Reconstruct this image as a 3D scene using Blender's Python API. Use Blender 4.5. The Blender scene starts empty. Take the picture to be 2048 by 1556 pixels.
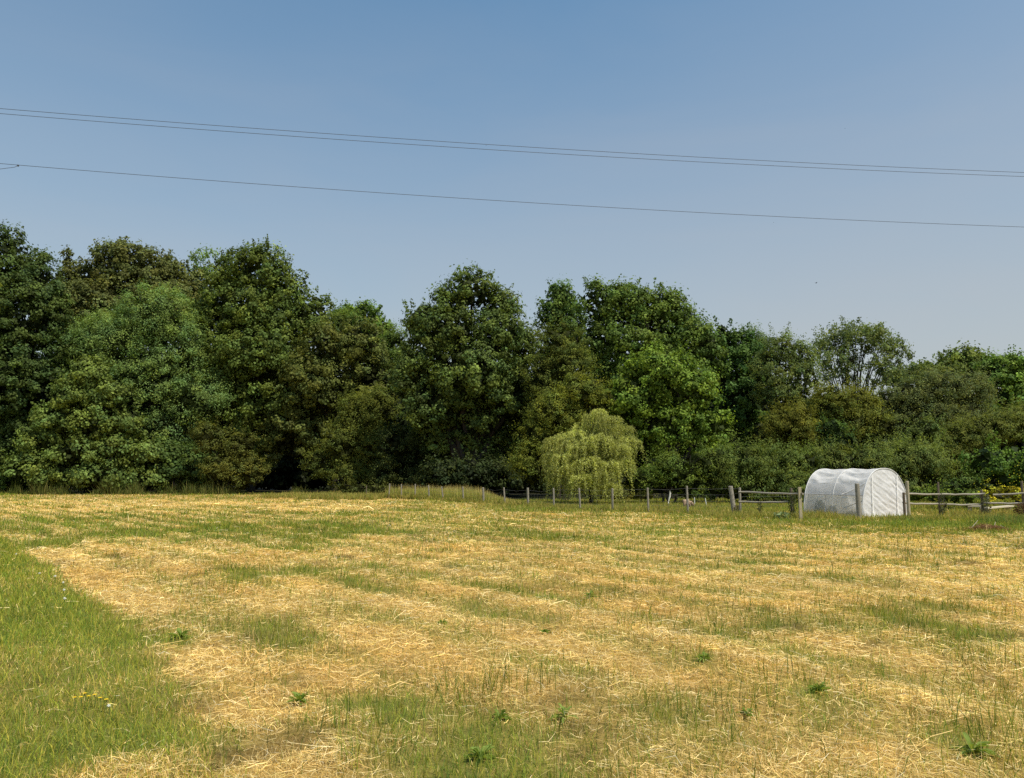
import bpy, math, random
import numpy as np
from mathutils import Vector, Matrix

random.seed(7)
RNG = np.random.default_rng(11)
C = bpy.context.scene.collection
scene = bpy.context.scene
PI = math.pi

# ------------------------------------------------------------------ camera
F = 1550.0 / 2048.0            # focal length / image width
CAMH = 1.6
TH = math.atan(173.0 / 1550.0)
cam_d = bpy.data.cameras.new("camera")
cam_d.sensor_width = 36.0
cam_d.lens = 36.0 * F
cam_d.clip_start = 0.05
cam_d.clip_end = 6000
cam = bpy.data.objects.new("camera", cam_d)
cam.location = (0, 0, CAMH)
cam.rotation_euler = (PI / 2 + TH, 0, 0)
C.objects.link(cam)
scene.camera = cam

def at(px, py, Y):
    """world point at depth Y along the direction of a photo pixel (surveying helper)"""
    u = (px - 1024) / 1550.0
    v = (778 - py) / 1550.0
    dy = math.cos(TH) - v * math.sin(TH)
    dz = math.sin(TH) + v * math.cos(TH)
    t = Y / dy
    return Vector((u * t, Y, CAMH + dz * t))

def gp(px, py):
    u = (px - 1024) / 1550.0
    v = (778 - py) / 1550.0
    dy = math.cos(TH) - v * math.sin(TH)
    dz = math.sin(TH) + v * math.cos(TH)
    t = -CAMH / dz
    return Vector((u * t, dy * t, 0))

# ------------------------------------------------------------------ noise
def _hash(ix, iy, seed):
    h = (ix.astype(np.int64) * 374761393 + iy.astype(np.int64) * 668265263 + seed * 1442695041) & 0xFFFFFFFF
    h = ((h ^ (h >> 13)) * 1274126177) & 0xFFFFFFFF
    h = h ^ (h >> 16)
    return (h & 0xFFFF) / 65535.0

def vnoise(x, y, scale, seed=0):
    x = np.asarray(x, float) / scale
    y = np.asarray(y, float) / scale
    ix = np.floor(x); iy = np.floor(y)
    fx = x - ix; fy = y - iy
    fx = fx * fx * (3 - 2 * fx); fy = fy * fy * (3 - 2 * fy)
    a = _hash(ix, iy, seed); b = _hash(ix + 1, iy, seed)
    c = _hash(ix, iy + 1, seed); d = _hash(ix + 1, iy + 1, seed)
    return (a * (1 - fx) + b * fx) * (1 - fy) + (c * (1 - fx) + d * fx) * fy

def fbm(x, y, scale, seed=0, octv=3):
    s = 0; a = 1; t = 0
    for k in range(octv):
        s = s + a * vnoise(x, y, scale / (2 ** k), seed + k * 17)
        t += a; a *= 0.55
    return s / t

def sstep(a, b, x):
    t = np.clip((x - a) / (b - a), 0, 1)
    return t * t * (3 - 2 * t)

# ------------------------------------------------------------------ field maps
# right hand edge of the uncut green strip, as ground points (x, y)
EDGE = np.array([(-1.35, 1.0), (-1.5, 4.1), (-1.95, 5.2), (-2.6, 6.2), (-3.75, 8.0), (-5.05, 9.8), (-7.5, 13.1), (-11.2, 17.8), (-15.2, 22.7), (-26, 35), (-40, 50)])
def edge_x(y):
    return np.interp(y, EDGE[:, 1], EDGE[:, 0])

def height(x, y):
    x = np.asarray(x, float); y = np.asarray(y, float)
    fade = 1 - sstep(60, 90, np.hypot(x, y))
    h = (fbm(x, y, 3.0, 5) - .5) * .07 + (vnoise(x, y, .45, 9) - .5) * .035
    # mown swaths run along the strip edge
    d = x - edge_x(y)
    h = h + .018 * np.sin(d * 2.6 + 2 * vnoise(x, y, 3, 3)) * sstep(.2, 1.0, d)
    # gentle swell of the far left field
    return h * fade

BLOBS = []     # (x, y, r, amount, squash)
for px, py, rpx, amt in [(470,1165,60,.7),(360,1275,80,.75),(700,1440,150,.7),(850,1460,90,.5),(660,1420,90,.5),(900,1540,160,.55),
        (1180,1190,110,.55),(980,1220,70,.6),(1480,1250,80,.75),(1560,1250,110,.5),(1410,1325,50,.7),(1900,1280,150,.6),(1640,1385,60,.6),
        (1110,1440,60,.5),(1820,1130,60,.6),(2000,1190,60,.6),(1960,1510,110,.6),(1000,1380,110,.25),(1750,1340,150,.3),(1990,1350,90,.5),
        (520,1065,170,.55),(1350,1075,200,.3),(1600,1080,120,.3),(880,1225,70,.4),(620,1370,110,.45),(420,1390,120,.5),(300,1290,90,.4),
        (240,1090,80,.5),(750,1170,80,.3),(480,1500,120,.4),(350,1240,60,.55),(760,1050,150,.35),(1150,1040,160,.25),(1250,1140,100,.25)]:
    g = gp(px, py)
    BLOBS.append((g.x, g.y, rpx / 1550.0 * g.y, amt))

def green(x, y):
    """0 = dry straw, 1 = live grass"""
    x = np.asarray(x, float); y = np.asarray(y, float)
    d = x - edge_x(y)
    w = (fbm(x, y, .9, 21) - .5) * np.clip(y * .05, .3, .8)
    strip = 1 - sstep(-.25, .25, d + w)
    n1 = fbm(x, y, 2.2, 31); n2 = fbm(x, y, .5, 41)
    g = .14 + .9 * sstep(.45, .80, n1) * .55 + .75 * (n2 - .5)
    g = g - .45 * np.exp(-((d - .45) / .4) ** 2) * (1 - sstep(14, 18, y))
    g = g + .19 * sstep(11, 26, y)
    # lane of longer green grass crossing the left of the field
    c = 24.0 + .10 * (x + 12)
    g = g + .55 * np.exp(-((y - c) / 2.2) ** 2) * (1 - sstep(-9, -3, x)) * (.15 + 1.3 * sstep(.35, .7, fbm(x, y, 1.1, 71)))
    # dry far left field
    g = g - .35 * sstep(30, 38, y) * (1 - sstep(-9, -4, x))
    # rough ground round the tunnel and the rail fence
    g = g + .75 * np.exp(-((y - 25.2) / 2.0) ** 2) * sstep(9, 14, x)
    g = g + .5 * np.exp(-((y - 30.0) / 1.6) ** 2) * sstep(6, 9, x) * (1 - sstep(11, 12.2, x))
    g = g + .45 * sstep(33, 36, y) * sstep(-3, 2, x)
    # swath rhythm
    g = g + .27 * np.sin(d * 4.3 + 3 * vnoise(x, y, 3, 3)) * sstep(.8, 1.6, d) * (.4 + vnoise(x, y, 5, 19))
    wx = (vnoise(x, y, .5, 201) - .5) + .6 * (vnoise(x, y, .2, 205) - .5); wy = (vnoise(x, y, .5, 211) - .5) + .6 * (vnoise(x, y, .2, 215) - .5)
    patchy = sstep(.35, .65, fbm(x, y, .35, 221))
    for bx, by, br, amt in BLOBS:
        q = ((x - bx + wx * br * 1.9) ** 2 + ((y - by + wy * br * 1.9) * .7) ** 2) / (br * br)
        g = g + amt * np.exp(-q * 1.6) * (.05 + 1.0 * patchy)
    gs = .98 - .85 * sstep(.42, .66, fbm(x, y, 1.0, 51)) * (1 - sstep(3.6, 6.2, y)) - .22 * sstep(.5, .7, fbm(x, y, 2.0, 57)) + .15 * (n2 - .5)
    g = g * (1 - strip) + gs * strip
    return np.clip(g, 0, 1)

def thin(x, y):
    """1 where the hay is worn thin and the brown thatch shows"""
    return sstep(.60, .74, fbm(x, y, .42, 301)) * sstep(.35, .6, vnoise(x, y, 2.5, 307))

def tone(x, y):
    """slow colour drift of the dry grass: paler hay mats, rusty thatch"""
    a = fbm(x, y, 1.1, 311)[:, None]; b = fbm(x, y, .35, 317)[:, None]; c = sstep(.52, .72, fbm(x, y, 1.6, 323))[:, None]
    k = .70 + .42 * a + .30 * b
    t = np.concatenate([k, k, k], 1) * (1 - c * np.array([[.03, .10, .20]]))
    return t * (1 - .45 * thin(x, y)[:, None])

# ------------------------------------------------------------------ helpers
def tag(o, label=None, cat=None, group=None, kind=None):
    if label: o['label'] = label
    if cat: o['category'] = cat
    if group: o['group'] = group
    if kind: o['kind'] = kind
    return o

def thing(name, label, cat, loc=(0, 0, 0), rotz=0.0, group=None):
    o = bpy.data.objects.new(name, None)
    o.empty_display_size = .2
    C.objects.link(o)
    o.location = loc
    o.rotation_euler = (0, 0, rotz)
    return tag(o, label, cat, group)

def np_mesh(name, verts, faces_flat, nper, mat, parent=None, cols=None, smooth=False, loc=None):
    """verts (n,3); faces_flat int array; nper = corners per face"""
    me = bpy.data.meshes.new(name)
    verts = np.asarray(verts, np.float32); faces_flat = np.asarray(faces_flat, np.int32)
    nf = len(faces_flat) // nper
    me.vertices.add(len(verts)); me.vertices.foreach_set("co", verts.ravel())
    me.loops.add(len(faces_flat)); me.loops.foreach_set("vertex_index", faces_flat)
    me.polygons.add(nf)
    me.polygons.foreach_set("loop_start", np.arange(nf, dtype=np.int32) * nper)
    if smooth:
        me.polygons.foreach_set("use_smooth", np.ones(nf, dtype=bool))
    if cols is not None:
        at_ = me.color_attributes.new("Col", 'FLOAT_COLOR', 'POINT')
        c4 = np.ones((len(verts), 4), np.float32); c4[:, :3] = cols
        at_.data.foreach_set("color", c4.ravel())
    me.materials.append(mat)
    me.update(calc_edges=True)
    o = bpy.data.objects.new(name, me)
    C.objects.link(o)
    if parent: o.parent = parent
    if loc is not None: o.location = loc
    return o

class MB:
    def __init__(s): s.v = []; s.f = []
    def quad_grid(s, P, nu, nv, closed=False):
        b = len(s.v); s.v += [tuple(p) for p in P]
        for i in range(nu - 1):
            for j in range(nv - 1):
                a = b + i * nv + j
                s.f.append((a, a + 1, a + nv + 1, a + nv))
    def box(s, c, sx, sy, sz, M=None):
        b = len(s.v)
        for x in (-.5, .5):
            for y in (-.5, .5):
                for z in (-.5, .5):
                    p = Vector((x * sx, y * sy, z * sz))
                    if M: p = M @ p
                    s.v.append(tuple(Vector(c) + p))
        for q in ((0,1,3,2),(4,6,7,5),(0,4,5,1),(2,3,7,6),(0,2,6,4),(1,5,7,3)):
            s.f.append(tuple(b + k for k in q))
    def tube(s, pts, rad, n=8, cap=True, wob=0.0):
        pts = [Vector(p) for p in pts]
        if not hasattr(rad, '__len__'): rad = [rad] * len(pts)
        rings = []
        ref = Vector((0, 0, 1)) if abs((pts[-1] - pts[0]).normalized().z) < .9 else Vector((1, 0, 0))
        for i, p in enumerate(pts):
            d = (pts[min(i + 1, len(pts) - 1)] - pts[max(i - 1, 0)]).normalized()
            a = d.cross(ref).normalized(); b2 = d.cross(a).normalized()
            r = []
            for k in range(n):
                t = 2 * PI * k / n
                q = rad[i] * (1 + wob * random.uniform(-1, 1))
                s.v.append(tuple(p + (a * math.cos(t) + b2 * math.sin(t)) * q)); r.append(len(s.v) - 1)
            rings.append(r)
        for i in range(len(rings) - 1):
            for k in range(n):
                s.f.append((rings[i][k], rings[i][(k + 1) % n], rings[i + 1][(k + 1) % n], rings[i + 1][k]))
        if cap:
            s.f.append(tuple(rings[0])); s.f.append(tuple(reversed(rings[-1])))
    def ball(s, c, r, nu=10, nv=7, rz=None, ry=None):
        rz = rz or r; ry = ry or r
        b = len(s.v)
        for j in range(nv + 1):
            ph = PI * j / nv
            for i in range(nu):
                t = 2 * PI * i / nu
                s.v.append((c[0] + r * math.sin(ph) * math.cos(t), c[1] + ry * math.sin(ph) * math.sin(t), c[2] + rz * math.cos(ph)))
        for j in range(nv):
            for i in range(nu):
                s.f.append((b + j * nu + i, b + (j + 1) * nu + i, b + (j + 1) * nu + (i + 1) % nu, b + j * nu + (i + 1) % nu))
    def build(s, name, mat, parent=None, smooth=False, loc=None):
        me = bpy.data.meshes.new(name)
        me.from_pydata(s.v, [], s.f); me.materials.append(mat)
        if smooth:
            for p in me.polygons: p.use_smooth = True
        me.update()
        o = bpy.data.objects.new(name, me); C.objects.link(o)
        if parent: o.parent = parent
        if loc is not None: o.location = loc
        return o

# ------------------------------------------------------------------ materials
def new_mat(name):
    m = bpy.data.materials.new(name); m.use_nodes = True
    nt = m.node_tree; nt.nodes.clear()
    out = nt.nodes.new("ShaderNodeOutputMaterial")
    return m, nt, out

def leaf_mat(name, transl=.3, rough=.5, spec=.25, tint=(1, 1, 1)):
    m, nt, out = new_mat(name)
    N = nt.nodes.new; L = nt.links.new
    a = N("ShaderNodeAttribute"); a.attribute_name = "Col"
    p = N("ShaderNodeBsdfPrincipled"); p.inputs['Roughness'].default_value = rough
    p.inputs['Specular IOR Level'].default_value = spec
    t = N("ShaderNodeBsdfTranslucent")
    mul = N("ShaderNodeMix"); mul.data_type = 'RGBA'; mul.blend_type = 'MULTIPLY'; mul.inputs[0].default_value = 1
    mul.inputs[7].default_value = (1.25, 1.25, .6, 1)
    L(a.outputs['Color'], p.inputs['Base Color']); L(a.outputs['Color'], mul.inputs[6]); L(mul.outputs[2], t.inputs['Color'])
    mx = N("ShaderNodeMixShader"); mx.inputs[0].default_value = transl
    L(p.outputs[0], mx.inputs[1]); L(t.outputs[0], mx.inputs[2]); L(mx.outputs[0], out.inputs[0])
    return m

def solid_mat(name, col, col2=None, scale=8, rough=.8, stretch=(1, 1, 1), bump=.0, spec=.2, detail=6):
    m, nt, out = new_mat(name)
    N = nt.nodes.new; L = nt.links.new
    p = N("ShaderNodeBsdfPrincipled"); p.inputs['Roughness'].default_value = rough
    p.inputs['Specular IOR Level'].default_value = spec
    tc = N("ShaderNodeTexCoord"); mp = N("ShaderNodeMapping"); mp.inputs['Scale'].default_value = stretch
    no = N("ShaderNodeTexNoise"); no.inputs['Scale'].default_value = scale; no.inputs['Detail'].default_value = detail
    no.inputs['Roughness'].default_value = .65
    L(tc.outputs['Object'], mp.inputs[0]); L(mp.outputs[0], no.inputs['Vector'])
    r = N("ShaderNodeValToRGB")
    c2 = col2 or tuple(c * .6 for c in col)
    r.color_ramp.elements[0].position = .32; r.color_ramp.elements[0].color = (*c2, 1)
    r.color_ramp.elements[1].position = .68; r.color_ramp.elements[1].color = (*col, 1)
    L(no.outputs['Fac'], r.inputs[0]); L(r.outputs[0], p.inputs['Base Color'])
    if bump:
        b = N("ShaderNodeBump"); b.inputs['Strength'].default_value = bump; b.inputs['Distance'].default_value = .02
        L(no.outputs['Fac'], b.inputs['Height']); L(b.outputs[0], p.inputs['Normal'])
    L(p.outputs[0], out.inputs[0])
    return m

LEAF = leaf_mat("leaf", .30, .6, .12)
LEAF_SOFT = leaf_mat("soft_leaf", .40, .65, .08)
GRASS = leaf_mat("grass_blade", .35, .6, .08)
HAY = leaf_mat("hay_stem", .28, .55, .2)
BARK = solid_mat("bark", (.055, .047, .036), (.022, .019, .014), 6, .95, (1, 1, .2), .6)
BARK_PALE = solid_mat("pale_bark", (.22, .20, .16), (.09, .08, .065), 6, .95, (1, 1, .2), .5)
POST = solid_mat("weathered_post", (.40, .37, .31), (.19, .17, .13), 14, .9, (4, 4, .6), .6)
POST_PALE = solid_mat("pale_post", (.50, .44, .31), (.30, .26, .17), 14, .85, (4, 4, .6), .5)
POST_DARK = solid_mat("dark_post", (.22, .18, .13), (.09, .07, .05), 14, .9, (4, 4, .6), .6)
RAIL = solid_mat("weathered_rail", (.46, .42, .34), (.20, .18, .14), 10, .9, (.5, 5, 5), .5)
WIREM = solid_mat("fence_wire", (.20, .20, .19), (.10, .10, .10), 30, .5)
CABLE = solid_mat("cable", (.11, .135, .19), (.09, .11, .16), 10, .6)

# ------------------------------------------------------------------ foliage
def unit(n, rng=RNG):
    v = rng.normal(size=(n, 3)); return v / np.linalg.norm(v, axis=1, keepdims=True)

def leaves(P, Nn, L, W, col, rng=RNG, axis=None):
    """diamond leaves: centres P, normals Nn, length, width; returns verts, faces, cols"""
    n = len(P)
    r = unit(n, rng) if axis is None else axis
    t = r - (r * Nn).sum(1, keepdims=True) * Nn
    t /= np.linalg.norm(t, axis=1, keepdims=True) + 1e-9
    b = np.cross(Nn, t)
    L = np.asarray(L).reshape(-1, 1); W = np.asarray(W).reshape(-1, 1)
    V = np.empty((n, 4, 3), np.float32)
    V[:, 0] = P - t * L * .5
    V[:, 1] = P + b * W * .5 + t * L * .08 + Nn * W * .15
    V[:, 2] = P + t * L * .5
    V[:, 3] = P - b * W * .5 + t * L * .08 + Nn * W * .15
    return V.reshape(-1, 3), np.arange(n * 4, dtype=np.int32), np.repeat(col, 4, axis=0)

STYLE = {  # leaf length, aspect, clump radius, leaves/clump, normal_up, relief, sub lobe ratio, core
    'oak':   dict(ll=.20, asp=.72, rc=.52, n=60, up=.25, sub=.40, dens=1.05, core=1.0, spray=.25),
    'soft':  dict(ll=.15, asp=.45, rc=.55, n=80, up=.35, sub=.42, dens=1.10, core=1.0, spray=.45),
    'shrub': dict(ll=.12, asp=.50, rc=.33, n=46, up=.35, sub=.40, dens=1.15, core=1.0, spray=.3),
    'broom': dict(ll=.17, asp=.28, rc=.34, n=52, up=.6,  sub=.45, dens=1.2, core=1.0, spray=.5),
    'birch': dict(ll=.14, asp=.55, rc=.45, n=70, up=.1,  sub=.34, dens=1.0, core=.6, spray=.2),
    'sparse': dict(ll=.18, asp=.6, rc=.42, n=26, up=.3,  sub=.35, dens=.62, core=.0, spray=.3),
    'mass':  dict(ll=.45, asp=.75, rc=.9,  n=50, up=.3,  sub=.45, dens=1.0, core=1.0, spray=.3),
}

def crown_arrays(lobes, D, style, col, rng, var=.22, yellow=.15, tip=(0, 0, 0), depth=.85):
    st = dict(STYLE[style]); sc0 = (D / 55.0) ** .8; st['ll'] *= sc0; st['rc'] *= sc0
    Vs = []; Cs = []
    col = np.array(col) * np.array([2.5, 2.55, 1.7])
    def emit(P, Nn, L, W, c, axis=None):
        v, f, cc = leaves(P, Nn, L, W, c, rng, axis); Vs.append(v); Cs.append(cc)
    for lb in lobes:
        cx, cy, rx, ry = lb[:4]; dd = lb[4] if len(lb) > 4 else 0.0
        Y = D + dd + rng.uniform(-.4, .4)
        c = np.array(at(cx, cy, Y)); a = rx * Y / 1550; cz = ry * Y / 1550; b = max(a, .8 * cz) * depth
        R = np.array([a, b, cz])
        rm = (a * b * cz) ** (1 / 3)
        # core: large leaves filling the inside, crown shade painted in as dark colour
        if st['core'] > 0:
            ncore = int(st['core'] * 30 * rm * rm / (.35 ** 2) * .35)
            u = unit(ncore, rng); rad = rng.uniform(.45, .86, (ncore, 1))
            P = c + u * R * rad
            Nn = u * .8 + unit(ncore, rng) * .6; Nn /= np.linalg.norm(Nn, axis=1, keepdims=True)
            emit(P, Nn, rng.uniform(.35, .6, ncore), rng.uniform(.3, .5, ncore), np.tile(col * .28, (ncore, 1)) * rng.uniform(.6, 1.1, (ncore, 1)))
        # sub lobes
        subs = []
        if rm > 1.0:
            ns = int(10 + rm * 3)
            k = 0
            while len(subs) < ns and k < 400:
                k += 1
                u = unit(1, rng)[0]
                if u[1] > .45 or u[2] < -.75: continue
                sr = st['sub'] * rng.uniform(.65, 1.15)
                subs.append((c + u * R * (1 - sr * .75) , R * sr * np.array([1, 1, .85])))
        subs.append((c, R * .9))
        for sc_, sR in subs:
            sm = (sR[0] * sR[1] * sR[2]) ** (1 / 3)
            ncl = max(3, int(st['dens'] * 2.4 * sm * sm / (st['rc'] ** 2)))
            u = unit(ncl, rng)
            keep = (u[:, 1] < .5) & (u[:, 2] > -.8)
            u = u[keep]; ncl = len(u)
            if ncl == 0: continue
            cc = sc_ + u * sR * rng.uniform(.88, 1.10, (ncl, 1))
            # flatten outside shape: each clump
            rc = st['rc'] * rng.uniform(.65, 1.3, ncl)
            out = (cc - c) / R; out /= np.linalg.norm(out, axis=1, keepdims=True) + 1e-9
            n = st['n']
            ci = np.repeat(np.arange(ncl), n)
            w = unit(ncl * n, rng)
            w = w + out[ci] * .45; w /= np.linalg.norm(w, axis=1, keepdims=True)
            rr = rng.uniform(.45, 1.0, (ncl * n, 1)) ** .7
            P = cc[ci] + w * (rc[ci][:, None]) * rr * np.array([1, 1, .75])
            # sprays: some leaves pushed outward along a few twig directions
            sp = rng.random(ncl * n) < st['spray'] * .5
            P[sp] += (out[ci][sp] + np.array([0, 0, .35])) * rng.uniform(.05, .55, (sp.sum(), 1))
            Nn = w * .6 + out[ci] * .35 + unit(ncl * n, rng) * .55 + np.array([0, 0, st['up']])
            Nn /= np.linalg.norm(Nn, axis=1, keepdims=True)
            L = st['ll'] * rng.uniform(.6, 1.35, ncl * n)
            cv = np.exp(rng.normal(0, var, (ncl, 1)))
            hue = rng.uniform(-yellow, yellow, (ncl, 1))
            cl = col * cv * np.concatenate([1 + hue * 1.2, 1 + hue * .4, 1 - hue], axis=1)
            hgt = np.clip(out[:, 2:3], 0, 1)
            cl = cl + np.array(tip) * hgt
            lc = cl[ci] * np.exp(rng.normal(0, .16, (ncl * n, 1)))
            ax = None
            if style == 'broom':
                ax = np.array([0, 0, 1.0]) + out[ci] * .5 + unit(ncl * n, rng) * .45
            emit(P, Nn, L, L * st['asp'], lc, ax)
        # twigs with leaves breaking the outline
        nt_ = int(5 * rm)
        u = unit(nt_ * 3, rng); u = u[(u[:, 2] > .05) & (u[:, 1] < .6)][:nt_]
        for q in u:
            p0 = c + q * R * .98; k = int(rng.uniform(14, 34))
            dirv = q * .6 + np.array([0, 0, .6]) + unit(1, rng)[0] * .25
            ln = rng.uniform(.35, 1.0)
            tt = rng.uniform(0, 1, (k, 1))
            P = p0 + dirv * ln * tt + unit(k, rng) * (.22 - .12 * tt)
            cc = col * np.exp(rng.normal(0, .2)) * np.exp(rng.normal(0, .15, (k, 1)))
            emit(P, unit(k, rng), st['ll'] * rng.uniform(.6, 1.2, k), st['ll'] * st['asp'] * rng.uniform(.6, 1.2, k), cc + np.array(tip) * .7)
    return np.concatenate(Vs), np.concatenate(Cs)

def limb(mb, p0, p1, r0, r1, sag=0.0, n=6):
    pts = []; rd = []
    for i in range(n):
        t = i / (n - 1)
        p = Vector(p0).lerp(Vector(p1), t)
        j = .06 * (Vector(p1) - Vector(p0)).length * math.sin(PI * t)
        p += Vector((random.uniform(-j, j), random.uniform(-j, j), random.uniform(-j, j) * .4 + sag * math.sin(PI * t)))
        pts.append(p); rd.append(r0 + (r1 - r0) * t)
    mb.tube(pts, rd, 7, False)

def tree(name, label, cat, D, lobes, style, col, group=None, seed=0, base=None, trunk_r=.28, mat=None, multi=1, bark=None, **kw):
    rng = np.random.default_rng(1000 + seed)
    if style == 'oak' and cat == 'tree' and name != 'maple_tree':
        # lower boughs sit further back, under the overhang of the crown
        lobes = [(l[0], l[1], l[2], l[3], (l[4] if len(l) > 4 else 0) + min(2.0, max(0, (l[1] - 800) / 60.0))) for l in lobes]
    random.seed(500 + seed)
    xs = [at(l[0], l[1], D).x for l in lobes]
    bx = base if base is not None else sum(xs) / len(xs)
    t = thing(name, label, cat, (bx, D, 0), 0, group)
    mb = MB()
    zlow = min(at(l[0], l[1], D).z for l in lobes)
    fork = Vector((0, 0, max(.3, zlow * .55)))
    for m in range(multi):
        off = Vector((random.uniform(-.3, .3), random.uniform(-.2, .2), 0)) if multi > 1 else Vector((0, 0, 0))
        limb(mb, off + Vector((0, 0, -.1)), fork + off * 1.5, trunk_r, trunk_r * .75)
    for l in lobes:
        e = at(l[0], l[1], D + (l[4] if len(l) > 4 else 0)) - Vector((bx, D, 0))
        limb(mb, fork, e, trunk_r * .62, trunk_r * .15, .2, 7)
        for k in range(3):
            rx = l[2] * D / 1550
            q = e + Vector((random.uniform(-.8, .8) * rx, random.uniform(-.6, .4) * rx, random.uniform(0, .8) * l[3] * D / 1550))
            limb(mb, fork.lerp(e, .6), q, trunk_r * .25, .02, .1, 5)
    mb.build('trunk', bark or BARK, t, True)
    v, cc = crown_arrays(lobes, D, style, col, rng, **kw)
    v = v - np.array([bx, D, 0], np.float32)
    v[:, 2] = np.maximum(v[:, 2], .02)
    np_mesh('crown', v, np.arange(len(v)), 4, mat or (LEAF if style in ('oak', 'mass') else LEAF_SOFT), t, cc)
    return t

BK = 'trees along the far edge of the field'
SH = 'shrubs in front of the trees'
# colours (linear albedo)
DARK = (.026, .050, .018); OLIVE = (.052, .066, .017); BROWN = (.055, .060, .024); MID = (.052, .092, .022)
LIME = (.090, .130, .022); OCHRE = (.135, .110, .025); GREY = (.060, .078, .034); BRIGHT = (.060, .092, .022)
_n = [0]
def T(label, D, lobes, style, col, cat='tree', group=BK, name='broadleaf_tree', **kw):
    _n[0] += 1
    return tree(name, label, cat, D, lobes, style, col, group, seed=_n[0], **kw)
def S(label, D, lobes, style, col, name='leafy_shrub', **kw):
    kw.setdefault('trunk_r', .08); kw.setdefault('multi', 3)
    return T(label, D, lobes, style, col, 'shrub', SH, name, **kw)

# --- left block
T('dark green tree cut by the left edge of the photo, tallest of the wood', 70,
  [(5,520,62,62),(70,555,42,50),(95,600,34,50),(-50,600,95,110),(45,640,80,90),(20,760,110,110),(-70,780,120,140),(60,880,85,80),(-30,920,110,70)], 'oak', (.030,.046,.019), trunk_r=.4, tip=(.012,.010,0))
T('brownish olive tree with a ragged top behind the pale feathery one', 84,
  [(250,545,72,62),(175,580,58,55),(310,560,45,60),(330,610,60,50),(240,640,130,85),(140,640,50,90),(135,530,10,26)], 'oak', BROWN, trunk_r=.4)
T('thin brown-green tree top between the ragged brownish tree and the big spreading oak', 88, [(365,575,45,45),(400,620,45,60),(345,545,16,22)], 'oak', (.050,.056,.022), trunk_r=.3)
T('small pale green airy tree top just left of the big spreading oak', 95, [(415,530,34,30),(400,570,34,40)], 'sparse', (.075,.11,.04), trunk_r=.2)
T('pale green feathery tree in the left of the wood', 72,
  [(305,640,72,66),(225,690,75,62),(355,700,55,72),(300,760,95,70),(160,700,50,55),(395,800,58,60),(420,780,34,36),(345,860,70,60)], 'soft', (.084,.120,.054), trunk_r=.25, tip=(.012,.012,.0))
T('yellowish layered maple low at the left in front of the dark tree', 66,
  [(175,750,40,36),(150,790,44,34),(215,800,50,38),(120,840,44,32),(190,850,56,34),(250,850,40,34),(90,890,44,30),(160,905,56,30),(230,900,50,32),(290,915,36,34),(60,940,50,32),(130,955,56,28),(210,955,60,30),(285,962,40,26)], 'oak', (.060,.080,.027), name='maple_tree', trunk_r=.2)
T('big spreading oak with sky showing through its upper crown, left of centre', 75,
  [(520,540,62,50),(455,560,46,42),(570,590,44,50),(480,620,80,60),(560,650,60,55),(625,640,38,58),(430,670,60,70),(520,710,110,70),(450,790,70,80),(560,800,90,75),(480,880,90,70)], 'oak', (.052,.070,.022), name='oak_tree', trunk_r=.45)
T('dull brownish oak between the big spreading oak and the bright tree top', 73,
  [(660,700,60,52),(720,690,50,45),(640,770,75,70),(740,780,55,75),(600,860,80,75),(690,870,60,60)], 'oak', (.054,.062,.022), name='oak_tree', trunk_r=.35)
T('bright green tree top showing in the gap left of the central oak', 88, [(725,640,42,30),(690,640,22,24),(755,670,30,30),(720,690,60,35)], 'oak', BRIGHT, trunk_r=.25)
T('soft green sallow filling the gap beside the central oak', 80, [(790,690,28,30),(760,730,50,50),(800,760,45,70),(680,660,34,38)], 'soft', (.050,.070,.022), name='sallow_tree', trunk_r=.2)
# --- middle block
T('large dark oak with a tall pointed crown in the middle of the wood', 60,
  [(945,585,48,42),(1000,615,34,32),(900,610,34,34),(845,640,32,32),(900,665,72,52),(1000,670,62,50),(860,720,52,62),(950,750,92,72),(1050,700,34,44),(1030,790,62,70),(870,810,62,62),(950,850,80,70),(1010,920,50,46),(910,930,62,50),(820,760,32,50),(880,870,50,44),(960,900,48,44),(1040,870,40,44)], 'oak', (.046,.064,.023), name='oak_tree', trunk_r=.5, var=.3)
T('narrow dark green tree with a spiky top right of the central oak', 66, [(1122,600,24,34),(1110,640,30,40),(1140,660,34,50),(1120,720,40,60)], 'oak', (.040,.064,.020), trunk_r=.25)
T('rounded dull olive sallow tucked against the right side of the central oak', 57, [(1120,690,48,48),(1140,740,48,50),(1090,760,40,60),(1110,810,60,60)], 'shrub', (.060,.072,.025), name='sallow_tree', trunk_r=.18)
T('broad dark green oak forming the wide dome right of centre', 60,
  [(1200,610,42,44),(1250,608,46,40),(1310,620,44,42),(1345,630,32,44),(1270,680,90,62),(1370,680,48,60),(1190,700,50,62),(1410,700,32,52),(1230,780,70,70),(1340,760,90,60)], 'oak', (.050,.074,.022), name='oak_tree', trunk_r=.5)
T('bright green oak with sunlit boughs reaching right, below the wide dome', 51,
  [(1320,745,62,46),(1270,800,56,56),(1370,790,60,56),(1330,850,80,50),(1420,860,48,42),(1280,880,60,50),(1400,900,50,30)], 'oak', (.068,.100,.022), name='oak_tree', trunk_r=.35, tip=(.008,.010,0))
S('yellow-olive bush behind and above the weeping willow', 50, [(1165,785,52,36),(1200,800,32,32),(1110,830,48,46),(1150,850,50,46),(1075,880,42,46),(1070,930,50,44)], 'shrub', (.080,.090,.024), tip=(.015,.012,0))
S('olive bush standing between the brownish oak and the central oak', 65, [(720,840,48,56),(760,820,36,48),(690,890,46,50),(650,930,44,34),(700,950,52,36),(740,900,40,40)], 'shrub', (.060,.070,.022), tip=(.012,.010,0))
S('dark bush at the foot of the central oak on its left', 61, [(800,900,50,50),(790,950,50,36),(850,960,60,30)], 'shrub', (.026,.034,.015))
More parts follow.
